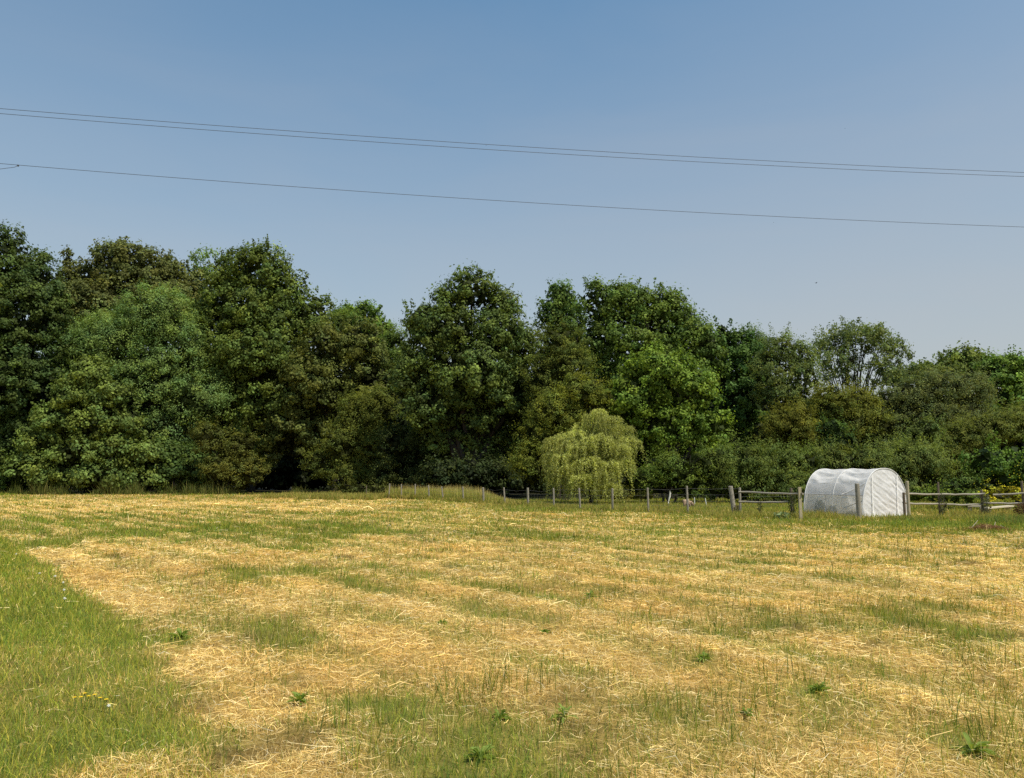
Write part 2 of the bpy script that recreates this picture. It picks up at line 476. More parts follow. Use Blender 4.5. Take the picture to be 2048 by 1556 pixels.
S('small rounded olive bush at the wood edge with dark shade on its right', 65, [(485,895,30,36),(490,945,42,38),(440,940,34,34),(420,880,34,34)], 'shrub', (.066,.070,.024))
S('low scrubby bush left of the first wire fence post', 58.5, [(705,980,30,16),(740,982,34,14),(765,984,16,12)], 'shrub', (.055,.062,.024), trunk_r=.03)
S('dark leafy bush under the feathery pale tree', 68, [(330,930,60,46),(390,940,36,40),(20,960,60,30)], 'oak', (.034,.052,.018))
S('very dark low growth hiding the foot of the central oak', 57, [(890,955,44,30),(945,950,42,36),(1000,955,42,32),(1050,965,36,24)], 'oak', (.016,.022,.010), trunk_r=.04)
# --- right block
T('dark tree stepping down from the right side of the wide dome', 62, [(1445,672,18,30),(1440,720,34,50),(1485,720,36,52),(1480,800,56,70),(1450,860,50,50)], 'oak', (.034,.060,.020), trunk_r=.3)
T('slender green tree top left of the drooping birch', 70, [(1500,690,22,30),(1525,710,28,36),(1510,760,40,50)], 'soft', (.055,.080,.030), trunk_r=.2)
T('drooping grey-green birch left of the open umbrella-shaped tree', 58, [(1560,702,38,40),(1600,720,32,42),(1540,750,40,44),(1600,770,42,50),(1565,800,52,50)], 'birch', (.072,.090,.042), name='birch_tree', trunk_r=.2)
S('olive yellow bush behind the hedge, left of the ochre bush', 52, [(1580,850,46,42),(1550,880,40,34),(1620,890,36,30),(1600,830,30,26)], 'broom', (.075,.078,.022), tip=(.022,.015,0))
S('ochre tinged bush below the open umbrella-shaped tree', 54, [(1665,805,44,36),(1715,810,42,36),(1700,850,50,36),(1640,830,30,40),(1745,840,34,36)], 'shrub', (.072,.080,.024), tip=(.05,.032,0))
S('deep green bush between the olive and ochre bushes', 50, [(1660,865,32,32),(1650,900,30,24),(1690,890,26,26)], 'shrub', (.036,.062,.024))
S('broad dull domed sallow behind the right end of the tunnel', 56, [(1880,780,74,42),(1815,795,50,38),(1940,785,46,42),(1780,810,34,36),(1850,840,80,40),(1930,840,60,44),(1790,850,50,36)], 'shrub', (.068,.078,.040), name='sallow_shrub', trunk_r=.15)
T('leafy green tree behind the domed sallow at the right', 74, [(1920,728,42,30),(1885,745,30,28),(1955,745,40,36),(1850,755,30,24),(1825,745,14,12)], 'oak', (.062,.082,.026), trunk_r=.3)
T('fresh green tree cut by the right edge of the photo', 70, [(2010,745,44,34),(2050,760,50,46),(1985,770,40,36),(2040,810,70,50),(2110,780,60,60)], 'oak', (.056,.088,.022), trunk_r=.3)
T('far small tree top peeping over the left of the leafy green tree', 84, [(1840,750,26,16),(1790,760,24,14)], 'oak', (.05,.07,.03), trunk_r=.2)
S('grey-green upright bush behind the right part of the hedge', 49, [(1830,890,42,40),(1800,920,36,30),(1850,860,34,22)], 'broom', (.062,.082,.034))
S('yellowish green bush under the domed sallow at the right', 50, [(1920,880,50,36),(1975,865,50,34),(1900,920,40,34),(2020,850,44,36),(2060,850,50,44)], 'broom', (.070,.082,.030), tip=(.02,.015,0))
S('sunlit laurel hedge with shaded lower half at the right edge', 42, [(1975,925,44,30),(2030,922,44,30),(1995,950,50,28),(2060,945,50,36),(2120,930,60,40)], 'oak', (.040,.070,.020), name='laurel_hedge', tip=(.055,.065,.0))  # tip paints the sunlit top into the leaf colour
HG = 'broad hedge behind the polytunnel'
S('long dark hedge with upright shoots left of the polytunnel', 45, [(1440,930,44,42),(1490,925,50,40),(1550,930,50,38),(1605,935,44,36),(1420,970,44,32),(1490,975,60,32),(1570,975,60,34)], 'broom', (.062,.080,.030), name='hedge', tip=(.014,.020,0))
S('long green hedge with upright shoots directly behind the polytunnel', 46, [(1670,930,50,40),(1730,930,52,38),(1790,925,50,40),(1845,930,46,40),(1690,975,70,30),(1790,975,70,30),(1870,960,36,36)], 'broom', (.068,.084,.034), name='hedge', tip=(.016,.016,0))
S('rounded bush between the weeping willow and the long dark hedge', 44, [(1345,940,42,34),(1310,960,40,32),(1370,970,40,30),(1400,930,26,26),(1270,960,30,28)], 'shrub', (.058,.080,.024))
S('low soft grey-green bush behind the right hand rail fence', 37, [(1905,972,22,18),(1935,968,26,16),(1965,975,22,14)], 'broom', (.058,.085,.034), trunk_r=.02)
S('yellow flowering herb patch behind the rail fence at the right edge', 36, [(1995,985,18,12),(2020,988,22,12),(2045,986,20,12),(1975,990,16,10)], 'shrub', (.22,.21,.03), trunk_r=.01, yellow=.3)
S('low green nettles behind the rail fence beside the polytunnel', 36.5, [(1835,988,22,12),(1865,990,24,12),(1900,992,24,10),(1930,992,22,10)], 'shrub', (.075,.105,.028), trunk_r=.01)
S('bramble scrambling at the foot of the trees behind the wire fence', 50, [(1240,985,36,14),(1280,990,36,12),(1195,990,24,10)], 'shrub', (.085,.085,.03), trunk_r=.02)

# ------- open umbrella-shaped tree with visible limbs
def umbrella_tree():
    D = 72; rng = np.random.default_rng(77); random.seed(77)
    b = at(1710, 800, D)
    t = thing('broad_open_tree', 'open umbrella-shaped tree with bare limbs showing against the sky', 'tree', (b.x, D, 0), 0, BK)
    mb = MB(); limb(mb, (0, 0, -.1), (0, 0, b.z * .8), .28, .2)
    lobes = []
    for i in range(26):
        px = 1628 + i * 7.3 + rng.uniform(-3, 3)
        arc = 1 - ((px - 1715) / 100) ** 2
        py = 705 - 45 * max(arc, 0) + rng.uniform(0, 10)
        e = at(px, py, D + rng.uniform(-2, 2)) - Vector((b.x, D, 0))
        grp = round((px - 1716) / 24) * 24
        s = Vector((grp / 24 * .16 + rng.uniform(-.1, .1), rng.uniform(-.3, .3), b.z * rng.uniform(.62, .74)))
        fork_ = s.lerp(Vector((grp / 1550 * D * .62, rng.uniform(-.6, .6), e.z * .80)), rng.uniform(.6, .9))
        mid = fork_.lerp(e, .5) + Vector((rng.uniform(-.25, .25), 0, .1))
        mb.tube([s, s.lerp(fork_, .5) + Vector((rng.uniform(-.15, .15), 0, -.1)), fork_, mid, mid.lerp(e, .5) + Vector((rng.uniform(-.1, .1), 0, .1)), e], [.075, .06, .05, .035, .022, .012], 6, False)
        lobes.append((px, py + 2, rng.uniform(8, 13), rng.uniform(7, 11)))
        lobes.append((px + rng.uniform(-6, 6), py + rng.uniform(12, 30), rng.uniform(9, 14), rng.uniform(7, 11)))
        if rng.random() < .9: lobes.append((px * .75 + 1712 * .25, py + rng.uniform(36, 66), rng.uniform(7, 12), rng.uniform(6, 10)))
    for i in range(95):
        a = rng.uniform(0, 2 * PI); q = rng.uniform(.1, 1) ** .5
        px = 1716 + 92 * q * math.cos(a); py = 706 + (52 if math.sin(a) < 0 else 62) * q * math.sin(a)
        if abs(px - 1716) > 92 - max(0, py - 700) * .5: continue
        lobes.append((px, py, rng.uniform(8, 14), rng.uniform(6, 10), rng.uniform(-2.5, 2.5)))
    for px, py in ((1640,760),(1660,780),(1690,785),(1720,785),(1745,775),(1765,750),(1790,745),(1800,760),(1770,775),(1815,730)):
        lobes.append((px, py, 14, 11))
    mb.build('trunk', BARK, t, True)
    v, cc = crown_arrays(lobes, D, 'sparse', (.066, .082, .044), rng)
    np_mesh('crown', v - np.array([b.x, D, 0], np.float32), np.arange(len(v)), 4, LEAF_SOFT, t, cc)
    for i, (px, py, w) in enumerate(((1773,727,'right'),(1702,721,'middle'))):
        p = at(px, py, D - 1)
        P = unit(160, rng) * rng.uniform(.1, .28, (160, 1)) * np.array([1, 1, .8])
        v, f, c_ = leaves(P, unit(160, rng), np.full(160, .3), np.full(160, .03), np.tile((.03, .026, .02), (160, 1)), rng)
        o = np_mesh('crow_nest', v, f, 4, LEAF, None, c_, loc=p)
        tag(o, 'dark ball of twigs in the %s boughs of the open umbrella-shaped tree' % w, 'nest', 'nests in the open tree')
umbrella_tree()

# ------- weeping willow
def willow():
    D = 43; rng = np.random.default_rng(5); random.seed(5)
    base = gp(1178, 1010); bx = at(1180, 900, D).x
    t = thing('weeping_willow', 'yellow-green weeping willow with hanging strands behind the wire fence', 'tree', (bx, D, 0))
    mb = MB(); limb(mb, (0, 0, -.1), (0, 0, 1.6), .13, .10)
    Vs = []; Cs = []
    boughs = [(1108,885,26,18,0),(1098,915,20,16,.6),(1140,888,22,16,-.6),(1163,855,18,14,.5),(1200,824,13,9,.1),(1150,868,18,12,-.4),(1120,874,16,12,.3),(1150,972,22,8,-1.2),(1215,972,24,8,-1.3),(1110,965,16,8,-.3),(1192,834,24,16,0),(1222,842,24,16,-.7),(1250,858,22,15,.3),(1266,882,16,13,-.4),
              (1125,915,26,16,-1.2),(1160,895,28,18,-1.3),(1200,880,30,18,-1.2),(1238,895,26,16,-1.2),(1180,925,30,14,-1.7),(1225,930,24,14,-1.6),(1140,938,24,12,-1.5),
              (1108,940,16,10,-.5),(1252,925,18,12,-.6),(1180,870,40,20,.9),(1230,880,30,20,1.4),(1130,900,30,20,1.4),(1205,950,24,9,-1.9),(1160,955,20,8,-1.9)]
    for (qx, qy, rx, ry, dy) in boughs:
        qx = 1187 + (qx - 1187) * .93
        c = at(qx, qy, D + dy) - Vector((bx, D, 0)); c = np.array(c)
        limb(mb, (0, 0, 1.2), tuple(c + np.array([0, .15, .1])), .035, .008, .25, 7)
        R_ = np.array([rx * D / 1550, rx * D / 1550 * .9, ry * D / 1550])
        tone = np.exp(rng.normal(0, .15))
        for k in range(int(74 * rx / 24)):
            long_ = rng.random() < .22
            u = unit(1, rng)[0]; u[2] = abs(u[2]) * .9 - .15
            s = c + u * R_ * rng.uniform(.6, 1.0)
            ln = max(.15, min(rng.uniform(.9, 1.9) if long_ else rng.uniform(.2, .8), s[2] - .22 - rng.uniform(0, .5) ** 1.5))
            outx = np.array([u[0], u[1] * .8, 0])
            m = max(4, int(ln / .026))
            tt = np.linspace(0, 1, m)[:, None]
            path = s + outx * (.34 if long_ else .22) * np.sqrt(tt) + np.array([0, 0, -1.0]) * ln * tt ** 1.5 + np.array([0, 0, .10]) * np.sin(tt * PI)
            path = path + np.array([rng.uniform(-.16, .16), 0, 0]) * tt ** 2
            P = path + rng.normal(0, .035, (m, 3))
            ax = np.array([0, 0, -1.0]) + rng.normal(0, .55, (m, 3))
            col = np.array((.42, .44, .14)) * tone * np.exp(rng.normal(0, .25)) * np.exp(rng.normal(0, .15, (m, 1)))
            v, f, c_ = leaves(P, unit(m, rng), rng.uniform(.09, .16, m), rng.uniform(.024, .042, m), col, rng, ax)
            Vs.append(v); Cs.append(c_)
    mb.build('trunk', BARK, t, True)
    # inner foliage, its shade painted as a darker leaf colour
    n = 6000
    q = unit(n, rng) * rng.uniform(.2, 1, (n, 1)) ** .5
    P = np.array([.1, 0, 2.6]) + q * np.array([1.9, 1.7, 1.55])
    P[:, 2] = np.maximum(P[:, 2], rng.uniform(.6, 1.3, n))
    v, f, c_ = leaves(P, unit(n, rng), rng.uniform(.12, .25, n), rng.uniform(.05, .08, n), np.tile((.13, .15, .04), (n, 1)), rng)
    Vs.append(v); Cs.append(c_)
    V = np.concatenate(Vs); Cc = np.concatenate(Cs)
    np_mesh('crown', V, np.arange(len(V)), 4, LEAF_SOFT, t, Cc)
willow()

# ------- dark depth of the wood: one mass, shade painted in as near-black leaves
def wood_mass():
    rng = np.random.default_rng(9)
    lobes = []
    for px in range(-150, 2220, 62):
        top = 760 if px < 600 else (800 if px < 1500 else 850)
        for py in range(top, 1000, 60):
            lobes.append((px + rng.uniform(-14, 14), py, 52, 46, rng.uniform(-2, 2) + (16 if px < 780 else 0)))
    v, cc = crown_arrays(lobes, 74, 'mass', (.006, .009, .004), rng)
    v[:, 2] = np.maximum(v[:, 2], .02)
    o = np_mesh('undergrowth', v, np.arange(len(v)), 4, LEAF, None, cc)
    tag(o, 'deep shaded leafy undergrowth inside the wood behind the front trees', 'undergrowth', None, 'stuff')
wood_mass()

# ------------------------------------------------------------------ ground
def ground():
    def axis(lo, hi, n0, n1, far0, far1):
        mid = np.linspace(lo, hi, n0)
        a = lo - np.geomspace(.5, far0, n1)[::-1]; b = hi + np.geomspace(.5, far1, n1)
        return np.concatenate([a, mid, b])
    xs = axis(-24, 24, 300, 22, 2500, 2500); ys = axis(1.0, 40, 300, 22, 400, 3500)
    X, Y = np.meshgrid(xs, ys, indexing='ij')
    Z = height(X, Y)
    V = np.stack([X, Y, Z], -1).reshape(-1, 3)
    nx, ny = X.shape
    i, j = np.meshgrid(np.arange(nx - 1), np.arange(ny - 1), indexing='ij')
    a = (i * ny + j).ravel()
    Fc = np.stack([a, a + ny, a + ny + 1, a + 1], -1).ravel()
    g = green(X, Y).ravel()[:, None]
    straw = np.array((.50, .33, .10)); live = np.array((.20, .21, .045))
    col = straw * (1 - g) + live * g
    col = col * (1 - .45 * thin(V[:, 0], V[:, 1]))[:, None]
    # woodland floor is dark
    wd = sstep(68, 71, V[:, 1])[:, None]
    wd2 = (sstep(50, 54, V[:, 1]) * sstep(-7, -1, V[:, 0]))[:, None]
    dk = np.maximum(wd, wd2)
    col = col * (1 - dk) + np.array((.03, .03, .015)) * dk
    m, nt, out = new_mat("ground_turf")
    N = nt.nodes.new; L = nt.links.new
    at_ = N("ShaderNodeAttribute"); at_.attribute_name = "Col"
    tc = N("ShaderNodeTexCoord")
    n1 = N("ShaderNodeTexNoise"); n1.inputs['Scale'].default_value = 22; n1.inputs['Detail'].default_value = 8; n1.inputs['Roughness'].default_value = .75
    n2 = N("ShaderNodeTexNoise"); n2.inputs['Scale'].default_value = 3.5; n2.inputs['Detail'].default_value = 5
    L(tc.outputs['Object'], n1.inputs[0]); L(tc.outputs['Object'], n2.inputs[0])
    r = N("ShaderNodeMapRange"); r.inputs[1].default_value = .3; r.inputs[2].default_value = .7; r.inputs[3].default_value = .45; r.inputs[4].default_value = 1.25
    L(n1.outputs['Fac'], r.inputs[0])
    r2 = N("ShaderNodeMapRange"); r2.inputs[1].default_value = .3; r2.inputs[2].default_value = .7; r2.inputs[3].default_value = .75; r2.inputs[4].default_value = 1.15
    L(n2.outputs['Fac'], r2.inputs[0])
    mu = N("ShaderNodeMath"); mu.operation = 'MULTIPLY'; L(r.outputs[0], mu.inputs[0]); L(r2.outputs[0], mu.inputs[1])
    vm = N("ShaderNodeVectorMath"); vm.operation = 'SCALE'; L(at_.outputs['Color'], vm.inputs[0]); L(mu.outputs[0], vm.inputs['Scale'])
    p = N("ShaderNodeBsdfPrincipled"); p.inputs['Roughness'].default_value = .95; p.inputs['Specular IOR Level'].default_value = .1
    b = N("ShaderNodeBump"); b.inputs['Strength'].default_value = .8; b.inputs['Distance'].default_value = .03
    L(n1.outputs['Fac'], b.inputs['Height']); L(b.outputs[0], p.inputs['Normal'])
    L(vm.outputs[0], p.inputs['Base Color']); L(p.outputs[0], out.inputs[0])
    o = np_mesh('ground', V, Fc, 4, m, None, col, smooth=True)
    tag(o, 'mown straw-coloured field with green patches', 'ground', None, 'structure')
ground()

def field_points(n, dmin, dmax, power, rng, wide=.76):
    """random ground points in the viewed wedge, density ~ 1/d^power"""
    u = rng.random(n)
    k = 2 - power
    if abs(k) < 1e-6: d = dmin * (dmax / dmin) ** u
    else: d = (dmin ** k + u * (dmax ** k - dmin ** k)) ** (1 / k)
    x = rng.uniform(-wide, wide, n) * (d + .6)
    return x, d

STRAW = np.array([(.84, .64, .28), (.76, .55, .22), (.90, .74, .40), (.58, .39, .13), (.68, .55, .20)])
LIVE = np.array([(.25, .31, .040), (.18, .27, .040), (.34, .36, .055), (.14, .22, .045), (.42, .38, .07)])

def pick_cols(g, rng, n, sat=1.0):
    isg = rng.random(n) < g
    s = STRAW[rng.integers(0, len(STRAW), n)]; l = LIVE[rng.integers(0, len(LIVE), n)]
    c = np.where(isg[:, None], l, s)
    return c * np.exp(rng.normal(0, .18, (n, 1))), isg

def blades(x, y, h, w, lean, ang, col, bend=.5, z0=None):
    """two-segment tapering blades (5 verts: quad + degenerate-free quad)"""
    n = len(x)
    z = height(x, y) if z0 is None else z0
    P = np.stack([x, y, z - .01], -1)
    d = np.stack([np.cos(ang), np.sin(ang), np.zeros(n)], -1)
    f = RNG.uniform(0, PI, n)
    s = np.stack([np.cos(f), np.sin(f), np.zeros(n)], -1)
    up = np.array([0, 0, 1.0])
    h = h[:, None]; w = w[:, None]; lean = lean[:, None]
    m = P + up * h * .55 * np.cos(lean * .6) + d * h * .55 * np.sin(lean * .6)
    t = m + up * h * .45 * np.cos(lean * 1.4) + d * h * .45 * np.sin(lean * 1.4)
    V = np.empty((n, 6, 3), np.float32)
    V[:, 0] = P - s * w * .5; V[:, 1] = P + s * w * .5
    V[:, 2] = m + s * w * .4; V[:, 3] = m - s * w * .4
    V[:, 4] = t + s * w * .10; V[:, 5] = t - s * w * .10
    b = np.arange(n, dtype=np.int32)[:, None] * 6
    Fc = np.concatenate([b + np.array([[0, 1, 2, 3]]), b + np.array([[3, 2, 4, 5]])], axis=1).ravel()
    cc = np.repeat(col[:, None, :], 6, axis=1)
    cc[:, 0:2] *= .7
    return V.reshape(-1, 3), Fc, cc.reshape(-1, 3)

def in_veg_gap(x, y):
    """keep blades out of the tunnel footprint"""
    C0 = TUN_C; u = TUN_U; w = TUN_W
    a = (x - C0[0]) * u[0] + (y - C0[1]) * u[1]
    b = (x - C0[0]) * w[0] + (y - C0[1]) * w[1]
    return (a > 0.02) & (a < TUN_L - .02) & (b > .02) & (b < TUN_B - .02)

_th = math.radians(62)
TUN_U = (-math.cos(_th), math.sin(_th)); TUN_W = (math.sin(_th), math.cos(_th))
TUN_C = (693 / 1550 * 29.2, 29.2); TUN_L = 2.72; TUN_B = 2.66; TUN_H = 1.86

def grass():
    rng = np.random.default_rng(3)
    # short stubble and turf
    n = 600000
    x, y = field_points(n, 2.2, 69, 1.25, rng)
    ok = ~in_veg_gap(x, y) & ~((y > 52) & (x > -4)); x = x[ok]; y = y[ok]; n = len(x)
    g = green(x, y)
    col, isg = pick_cols(np.clip(g * 1.05, 0, 1), rng, n)
    strip = x < edge_x(y)
    tn = tone(x, y); tn[strip] = (1.08 + .35 * (fbm(x, y, .8, 333)[strip][:, None] - .5)) * np.array([1.12, 1.06, 1.0]); col = col * tn
    d = np.hypot(x, y)
    h = rng.uniform(.025, .075, n) * (1 + .9 * isg) * np.where(strip, 1.15, 1) * (1 + .015 * d)
    w = np.maximum(.0035, d * .00050) * rng.uniform(.7, 1.5, n)
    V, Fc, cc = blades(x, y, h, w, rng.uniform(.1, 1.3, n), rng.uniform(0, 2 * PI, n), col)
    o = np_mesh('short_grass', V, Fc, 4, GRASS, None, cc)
    tag(o, 'short mown grass and stubble covering the whole field, half dried', 'grass', None, 'stuff')
    # lying hay stems
    n = 440000
    x, y = field_points(n, 2.2, 50, 1.3, rng)
    g = green(x, y); keep = (rng.random(n) > np.clip(g * 1.5 - .05, 0, .97)) & (rng.random(n) > .85 * thin(x, y)) & ~in_veg_gap(x, y) & ~((y > 34) & (x > 0)); x = x[keep]; y = y[keep]; n = len(x)
    d = np.hypot(x, y)
    clus = fbm(x, y, .7, 91)
    L = rng.uniform(.03, .12, n) * (1 + .03 * d) * np.where(rng.random(n) < .05, 2.6, 1)
    w = np.maximum(.0020, d * .00042) * rng.uniform(.7, 1.4, n)
    swath = math.atan2(11.6, -8.2)
    ang = vnoise(x, y, .35, 341) * 4 * PI + rng.normal(0, .45, n); rnd = rng.random(n) < .45; ang[rnd] = rng.uniform(0, 2 * PI, rnd.sum()); al = rng.random(n) < .2
    ang[al] = swath + rng.normal(0, .5, al.sum())
    tilt = rng.normal(0, .16, n)
    z = height(x, y) + rng.uniform(.005, .05, n) * (.4 + clus * 1.4)
    t = np.stack([np.cos(ang) * np.cos(tilt), np.sin(ang) * np.cos(tilt), np.sin(tilt)], -1)
    s = np.stack([-np.sin(ang), np.cos(ang), rng.normal(0, .5, n)], -1)
    P = np.stack([x, y, z], -1); bow = rng.normal(0, .12, n)[:, None] * L[:, None] * s
    V = np.empty((n, 6, 3), np.float32); Lh = L[:, None] * .5; wh = w[:, None] * .5
    V[:, 0] = P - t * Lh - s * wh; V[:, 1] = P - t * Lh + s * wh
    V[:, 2] = P + bow + s * wh; V[:, 3] = P + bow - s * wh
    V[:, 4] = P + t * Lh + s * wh * .6; V[:, 5] = P + t * Lh - s * wh * .6
    b = np.arange(n, dtype=np.int32)[:, None] * 6
    Fc = np.concatenate([b + np.array([[0, 1, 2, 3]]), b + np.array([[3, 2, 4, 5]])], axis=1).ravel()
    col = STRAW[rng.integers(0, 5, n)] * np.exp(rng.normal(.08, .22, (n, 1))) * tone(x, y)
    pale = rng.random(n) < .03; col[pale] = (.80, .72, .50)
    o = np_mesh('loose_hay', V.reshape(-1, 3), Fc, 4, HAY, None, np.repeat(col, 6, axis=0))
    tag(o, 'cut dry hay stems lying loose over the mown field', 'hay', None, 'stuff')
    # taller standing blades in tufts
    nt = 3600
    cx, cy = field_points(nt, 2.4, 40, 1.1, rng)
    g = green(cx, cy)
    keep = (rng.random(nt) < (.18 + g)) & (cx > edge_x(cy) + .1) & ~in_veg_gap(cx, cy); cx = cx[keep]; cy = cy[keep]
    extra = [(1180,1205,.5),(1215,1200,.4),(960,1390,.6),(1010,1385,.6),(930,1400,.5),(880,1370,.4),(560,1300,.35),(590,1290,.35),(440,1180,.5),(470,1185,.4),
             (1480,1260,.6),(1540,1240,.5),(1640,1240,.4),(1900,1300,.6),(1960,1330,.6),(1990,1380,.6),(1850,1260,.5),(1420,1250,.4),(1380,1310,.3),(700,1440,.4),(740,1460,.3),
             (1260,1260,.5),(1300,1245,.4),(1500,1430,.4),(1900,1440,.5),(2010,1500,.6),(1820,1110,.5),(1840,1120,.4),(1760,1220,.4),(1560,1360,.4),(1350,1440,.4)]
    X = []; Yy = []; H = []; A = []; G = []
    for i in range(len(cx)):
        k = int(rng.uniform(4, 20)); r = rng.uniform(.04, .30) * (1 + cy[i] * .02)
        X.append(cx[i] + rng.normal(0, r, k)); Yy.append(cy[i] + rng.normal(0, r, k))
        H.append(rng.uniform(.08, .26, k) * rng.uniform(.6, 1.25)); A.append(rng.uniform(0, 2 * PI, k)); G.append(np.full(k, np.clip(green(cx[i:i+1], cy[i:i+1])[0] * .8 + rng.uniform(0, .65), 0, 1)))
    for px, py, s_ in extra:
        q = gp(px, py); k = int(110 * s_)
        X.append(q.x + rng.normal(0, .16, k)); Yy.append(q.y + rng.normal(0, .18, k))
        H.append(rng.uniform(.10, .30, k)); A.append(rng.uniform(0, 2 * PI, k)); G.append(np.full(k, .85))
    X = np.concatenate(X); Yy = np.concatenate(Yy); H = np.concatenate(H); A = np.concatenate(A); G = np.concatenate(G)
    n = len(X); col, isg = pick_cols(G, rng, n); col = col * .82
    d = np.hypot(X, Yy)
    V, Fc, cc = blades(X, Yy, H, np.maximum(.0045, d * .0005) * rng.uniform(.7, 1.4, n), rng.uniform(.05, .7, n), A, col)
    o = np_mesh('grass_tufts', V, Fc, 4, GRASS, None, cc)
    tag(o, 'taller green grass tufts standing through the cut hay', 'grass', None, 'stuff')
    # soft longer grass in the uncut strip
    n = 90000
    x, y = field_points(n, 2.2, 30, 1.2, rng)
    x = edge_x(y) - np.abs(rng.normal(0, 1, n)) * (1.0 + y * .3)
    keep = (x > -.8 * (y + .8)); x = x[keep]; y = y[keep]; n = len(x)
    gg = np.clip(green(x, y), 0, 1)
    col, isg = pick_cols(gg * .93, rng, n); col = col * (1.22 + .5 * (fbm(x, y, .8, 333)[:, None] - .5)) * np.array([1.14, 1.07, 1.0]); d = np.hypot(x, y)
    V, Fc, cc = blades(x, y, rng.uniform(.03, .085, n), np.maximum(.0035, d * .0005) * rng.uniform(.7, 1.3, n), rng.uniform(.2, 1.3, n), rng.uniform(0, 2 * PI, n), col)
    o = np_mesh('uncut_grass', V, Fc, 4, GRASS, None, cc)
    tag(o, 'soft uncut green grass strip along the left side of the field', 'grass', None, 'stuff')
    # tall seeding meadow beyond the far wire fence
    Xs = []; Ys = []; Hs = []; Cs = []
    def patch(x0, x1, y0, y1, k, h0, h1, cols, seedc=None, topf=None):
        x = rng.uniform(x0, x1, k); y = rng.uniform(y0, y1, k)
        h = rng.uniform(h0, h1, k)
        if topf is not None: h = h * topf(x, y)
        ok = ~in_veg_gap(x, y) & (h > .03)
        Xs.append(x[ok]); Ys.append(y[ok]); Hs.append(h[ok])
        c = np.array(cols)[rng.integers(0, len(cols), k)] * np.exp(rng.normal(0, .18, (k, 1)))
        Cs.append(c[ok])
    MG = [(.44, .42, .10), (.50, .42, .13), (.36, .39, .08), (.56, .46, .17), (.38, .26, .10)]
    GR = [(.27, .29, .055), (.34, .33, .07), (.19, .24, .05), (.46, .38, .11), (.50, .38, .13)]
    # meadow block just behind the wire fence
    def lens(x, y): 
        fy = np.interp(x, [p.x for p in FP], [p.y for p in FP])
        return (.2 + .8 * (1 - sstep(-2.6, .5, x))) * (.75 + .4 * fbm(x, y, .9, 131)) * ((y > fy + .3) & (y < fy + 6.5))
    patch(-8.8, .6, 44, 56, 52000, .30, .85, [(.40, .42, .09), (.34, .38, .08), (.46, .42, .11), (.28, .34, .07), (.52, .44, .14)], topf=lens)
    patch(-8.8, .6, 44, 57, 7000, .65, 1.10, [(.50, .38, .14), (.46, .36, .12), (.54, .47, .18)], topf=lens)
    o1 = None
    V, Fc, cc = blades(np.concatenate(Xs), np.concatenate(Ys), np.concatenate(Hs), np.full(sum(map(len, Xs)), .022) * rng.uniform(.6, 1.5, sum(map(len, Xs))), rng.uniform(.02, .35, sum(map(len, Xs))), rng.uniform(0, 2 * PI, sum(map(len, Xs))), np.concatenate(Cs))
    o = np_mesh('meadow_grass', V, Fc, 4, GRASS, None, cc)
    tag(o, 'tall seeding meadow grass behind the farthest wire fence posts', 'grass', None, 'stuff')
    Xs.clear(); Ys.clear(); Hs.clear(); Cs.clear()
    # green fringe along the wire fence and rails
    for i in range(len(FP) - 1):
        a, b = FP[i], FP[i + 1]
        L_ = (b - a).length; k = int(L_ * 420)
        t = rng.random(k); off = rng.normal(-.15, .45, k)
        nrm = Vector((-(b - a).y, (b - a).x, 0)).normalized()
        x = a.x + (b.x - a.x) * t + nrm.x * off; y = a.y + (b.y - a.y) * t - abs(nrm.y) * off * 1.6
        Xs.append(x); Ys.append(y); Hs.append(rng.uniform(.12, .42, k) * np.where(y > 44, 1.0, .8) * (.5 + fbm(x, y, 1.2, 101)))
        Cs.append(np.array(GR)[rng.integers(0, 5, k)] * np.exp(rng.normal(0, .2, (k, 1))))
    patch(7.5, 12.4, 28.2, 31.0, 5200, .10, .34, GR)
    patch(11.6, 26, 27.2, 29.2, 9000, .08, .26, GR)
    patch(16.5, 26, 28.8, 33, 8000, .10, .30, GR + [(.26, .22, .08)])
    patch(13.5, 22, 23.8, 28.3, 16000, .07, .22, [(.17, .25, .06), (.22, .28, .06), (.14, .21, .05), (.36, .30, .09)], topf=lambda x, y: .3 + 1.2 * sstep(.42, .6, fbm(x, y, 1.5, 121)))
    patch(2, 12, 35, 42, 26000, .05, .20, GR + [(.44, .38, .12), (.40, .36, .10)], topf=lambda x, y: .35 + .9 * fbm(x, y, 1.6, 111))
    patch(-2, 26, 36, 48, 22000, .06, .26, GR + [(.44, .36, .12), (.42, .35, .12)])
    patch(-48, -15, 63.5, 67.5, 26000, .15, 1.0, [(.12, .15, .035), (.16, .18, .045), (.10, .13, .03), (.24, .22, .07)], topf=lambda x, y: .15 + 1.3 * sstep(.45, .8, fbm(x, y, 2.2, 141)))
    patch(-18, -8.5, 54, 63, 16000, .10, .5, GR, topf=lambda x, y: .3 + fbm(x, y, 1.5, 151))
    patch(-14, -8.8, 50, 56, 8000, .10, .5, GR)
    n = sum(map(len, Xs)); y = np.concatenate(Ys)
    V, Fc, cc = blades(np.concatenate(Xs), y, np.concatenate(Hs), y * .0005 * rng.uniform(.6, 1.5, n), rng.uniform(.05, .7, n), rng.uniform(0, 2 * PI, n), np.concatenate(Cs))
    o = np_mesh('rough_grass', V, Fc, 4, GRASS, None, cc)
    tag(o, 'rough longer green grass along the fences and under the trees', 'grass', None, 'stuff')

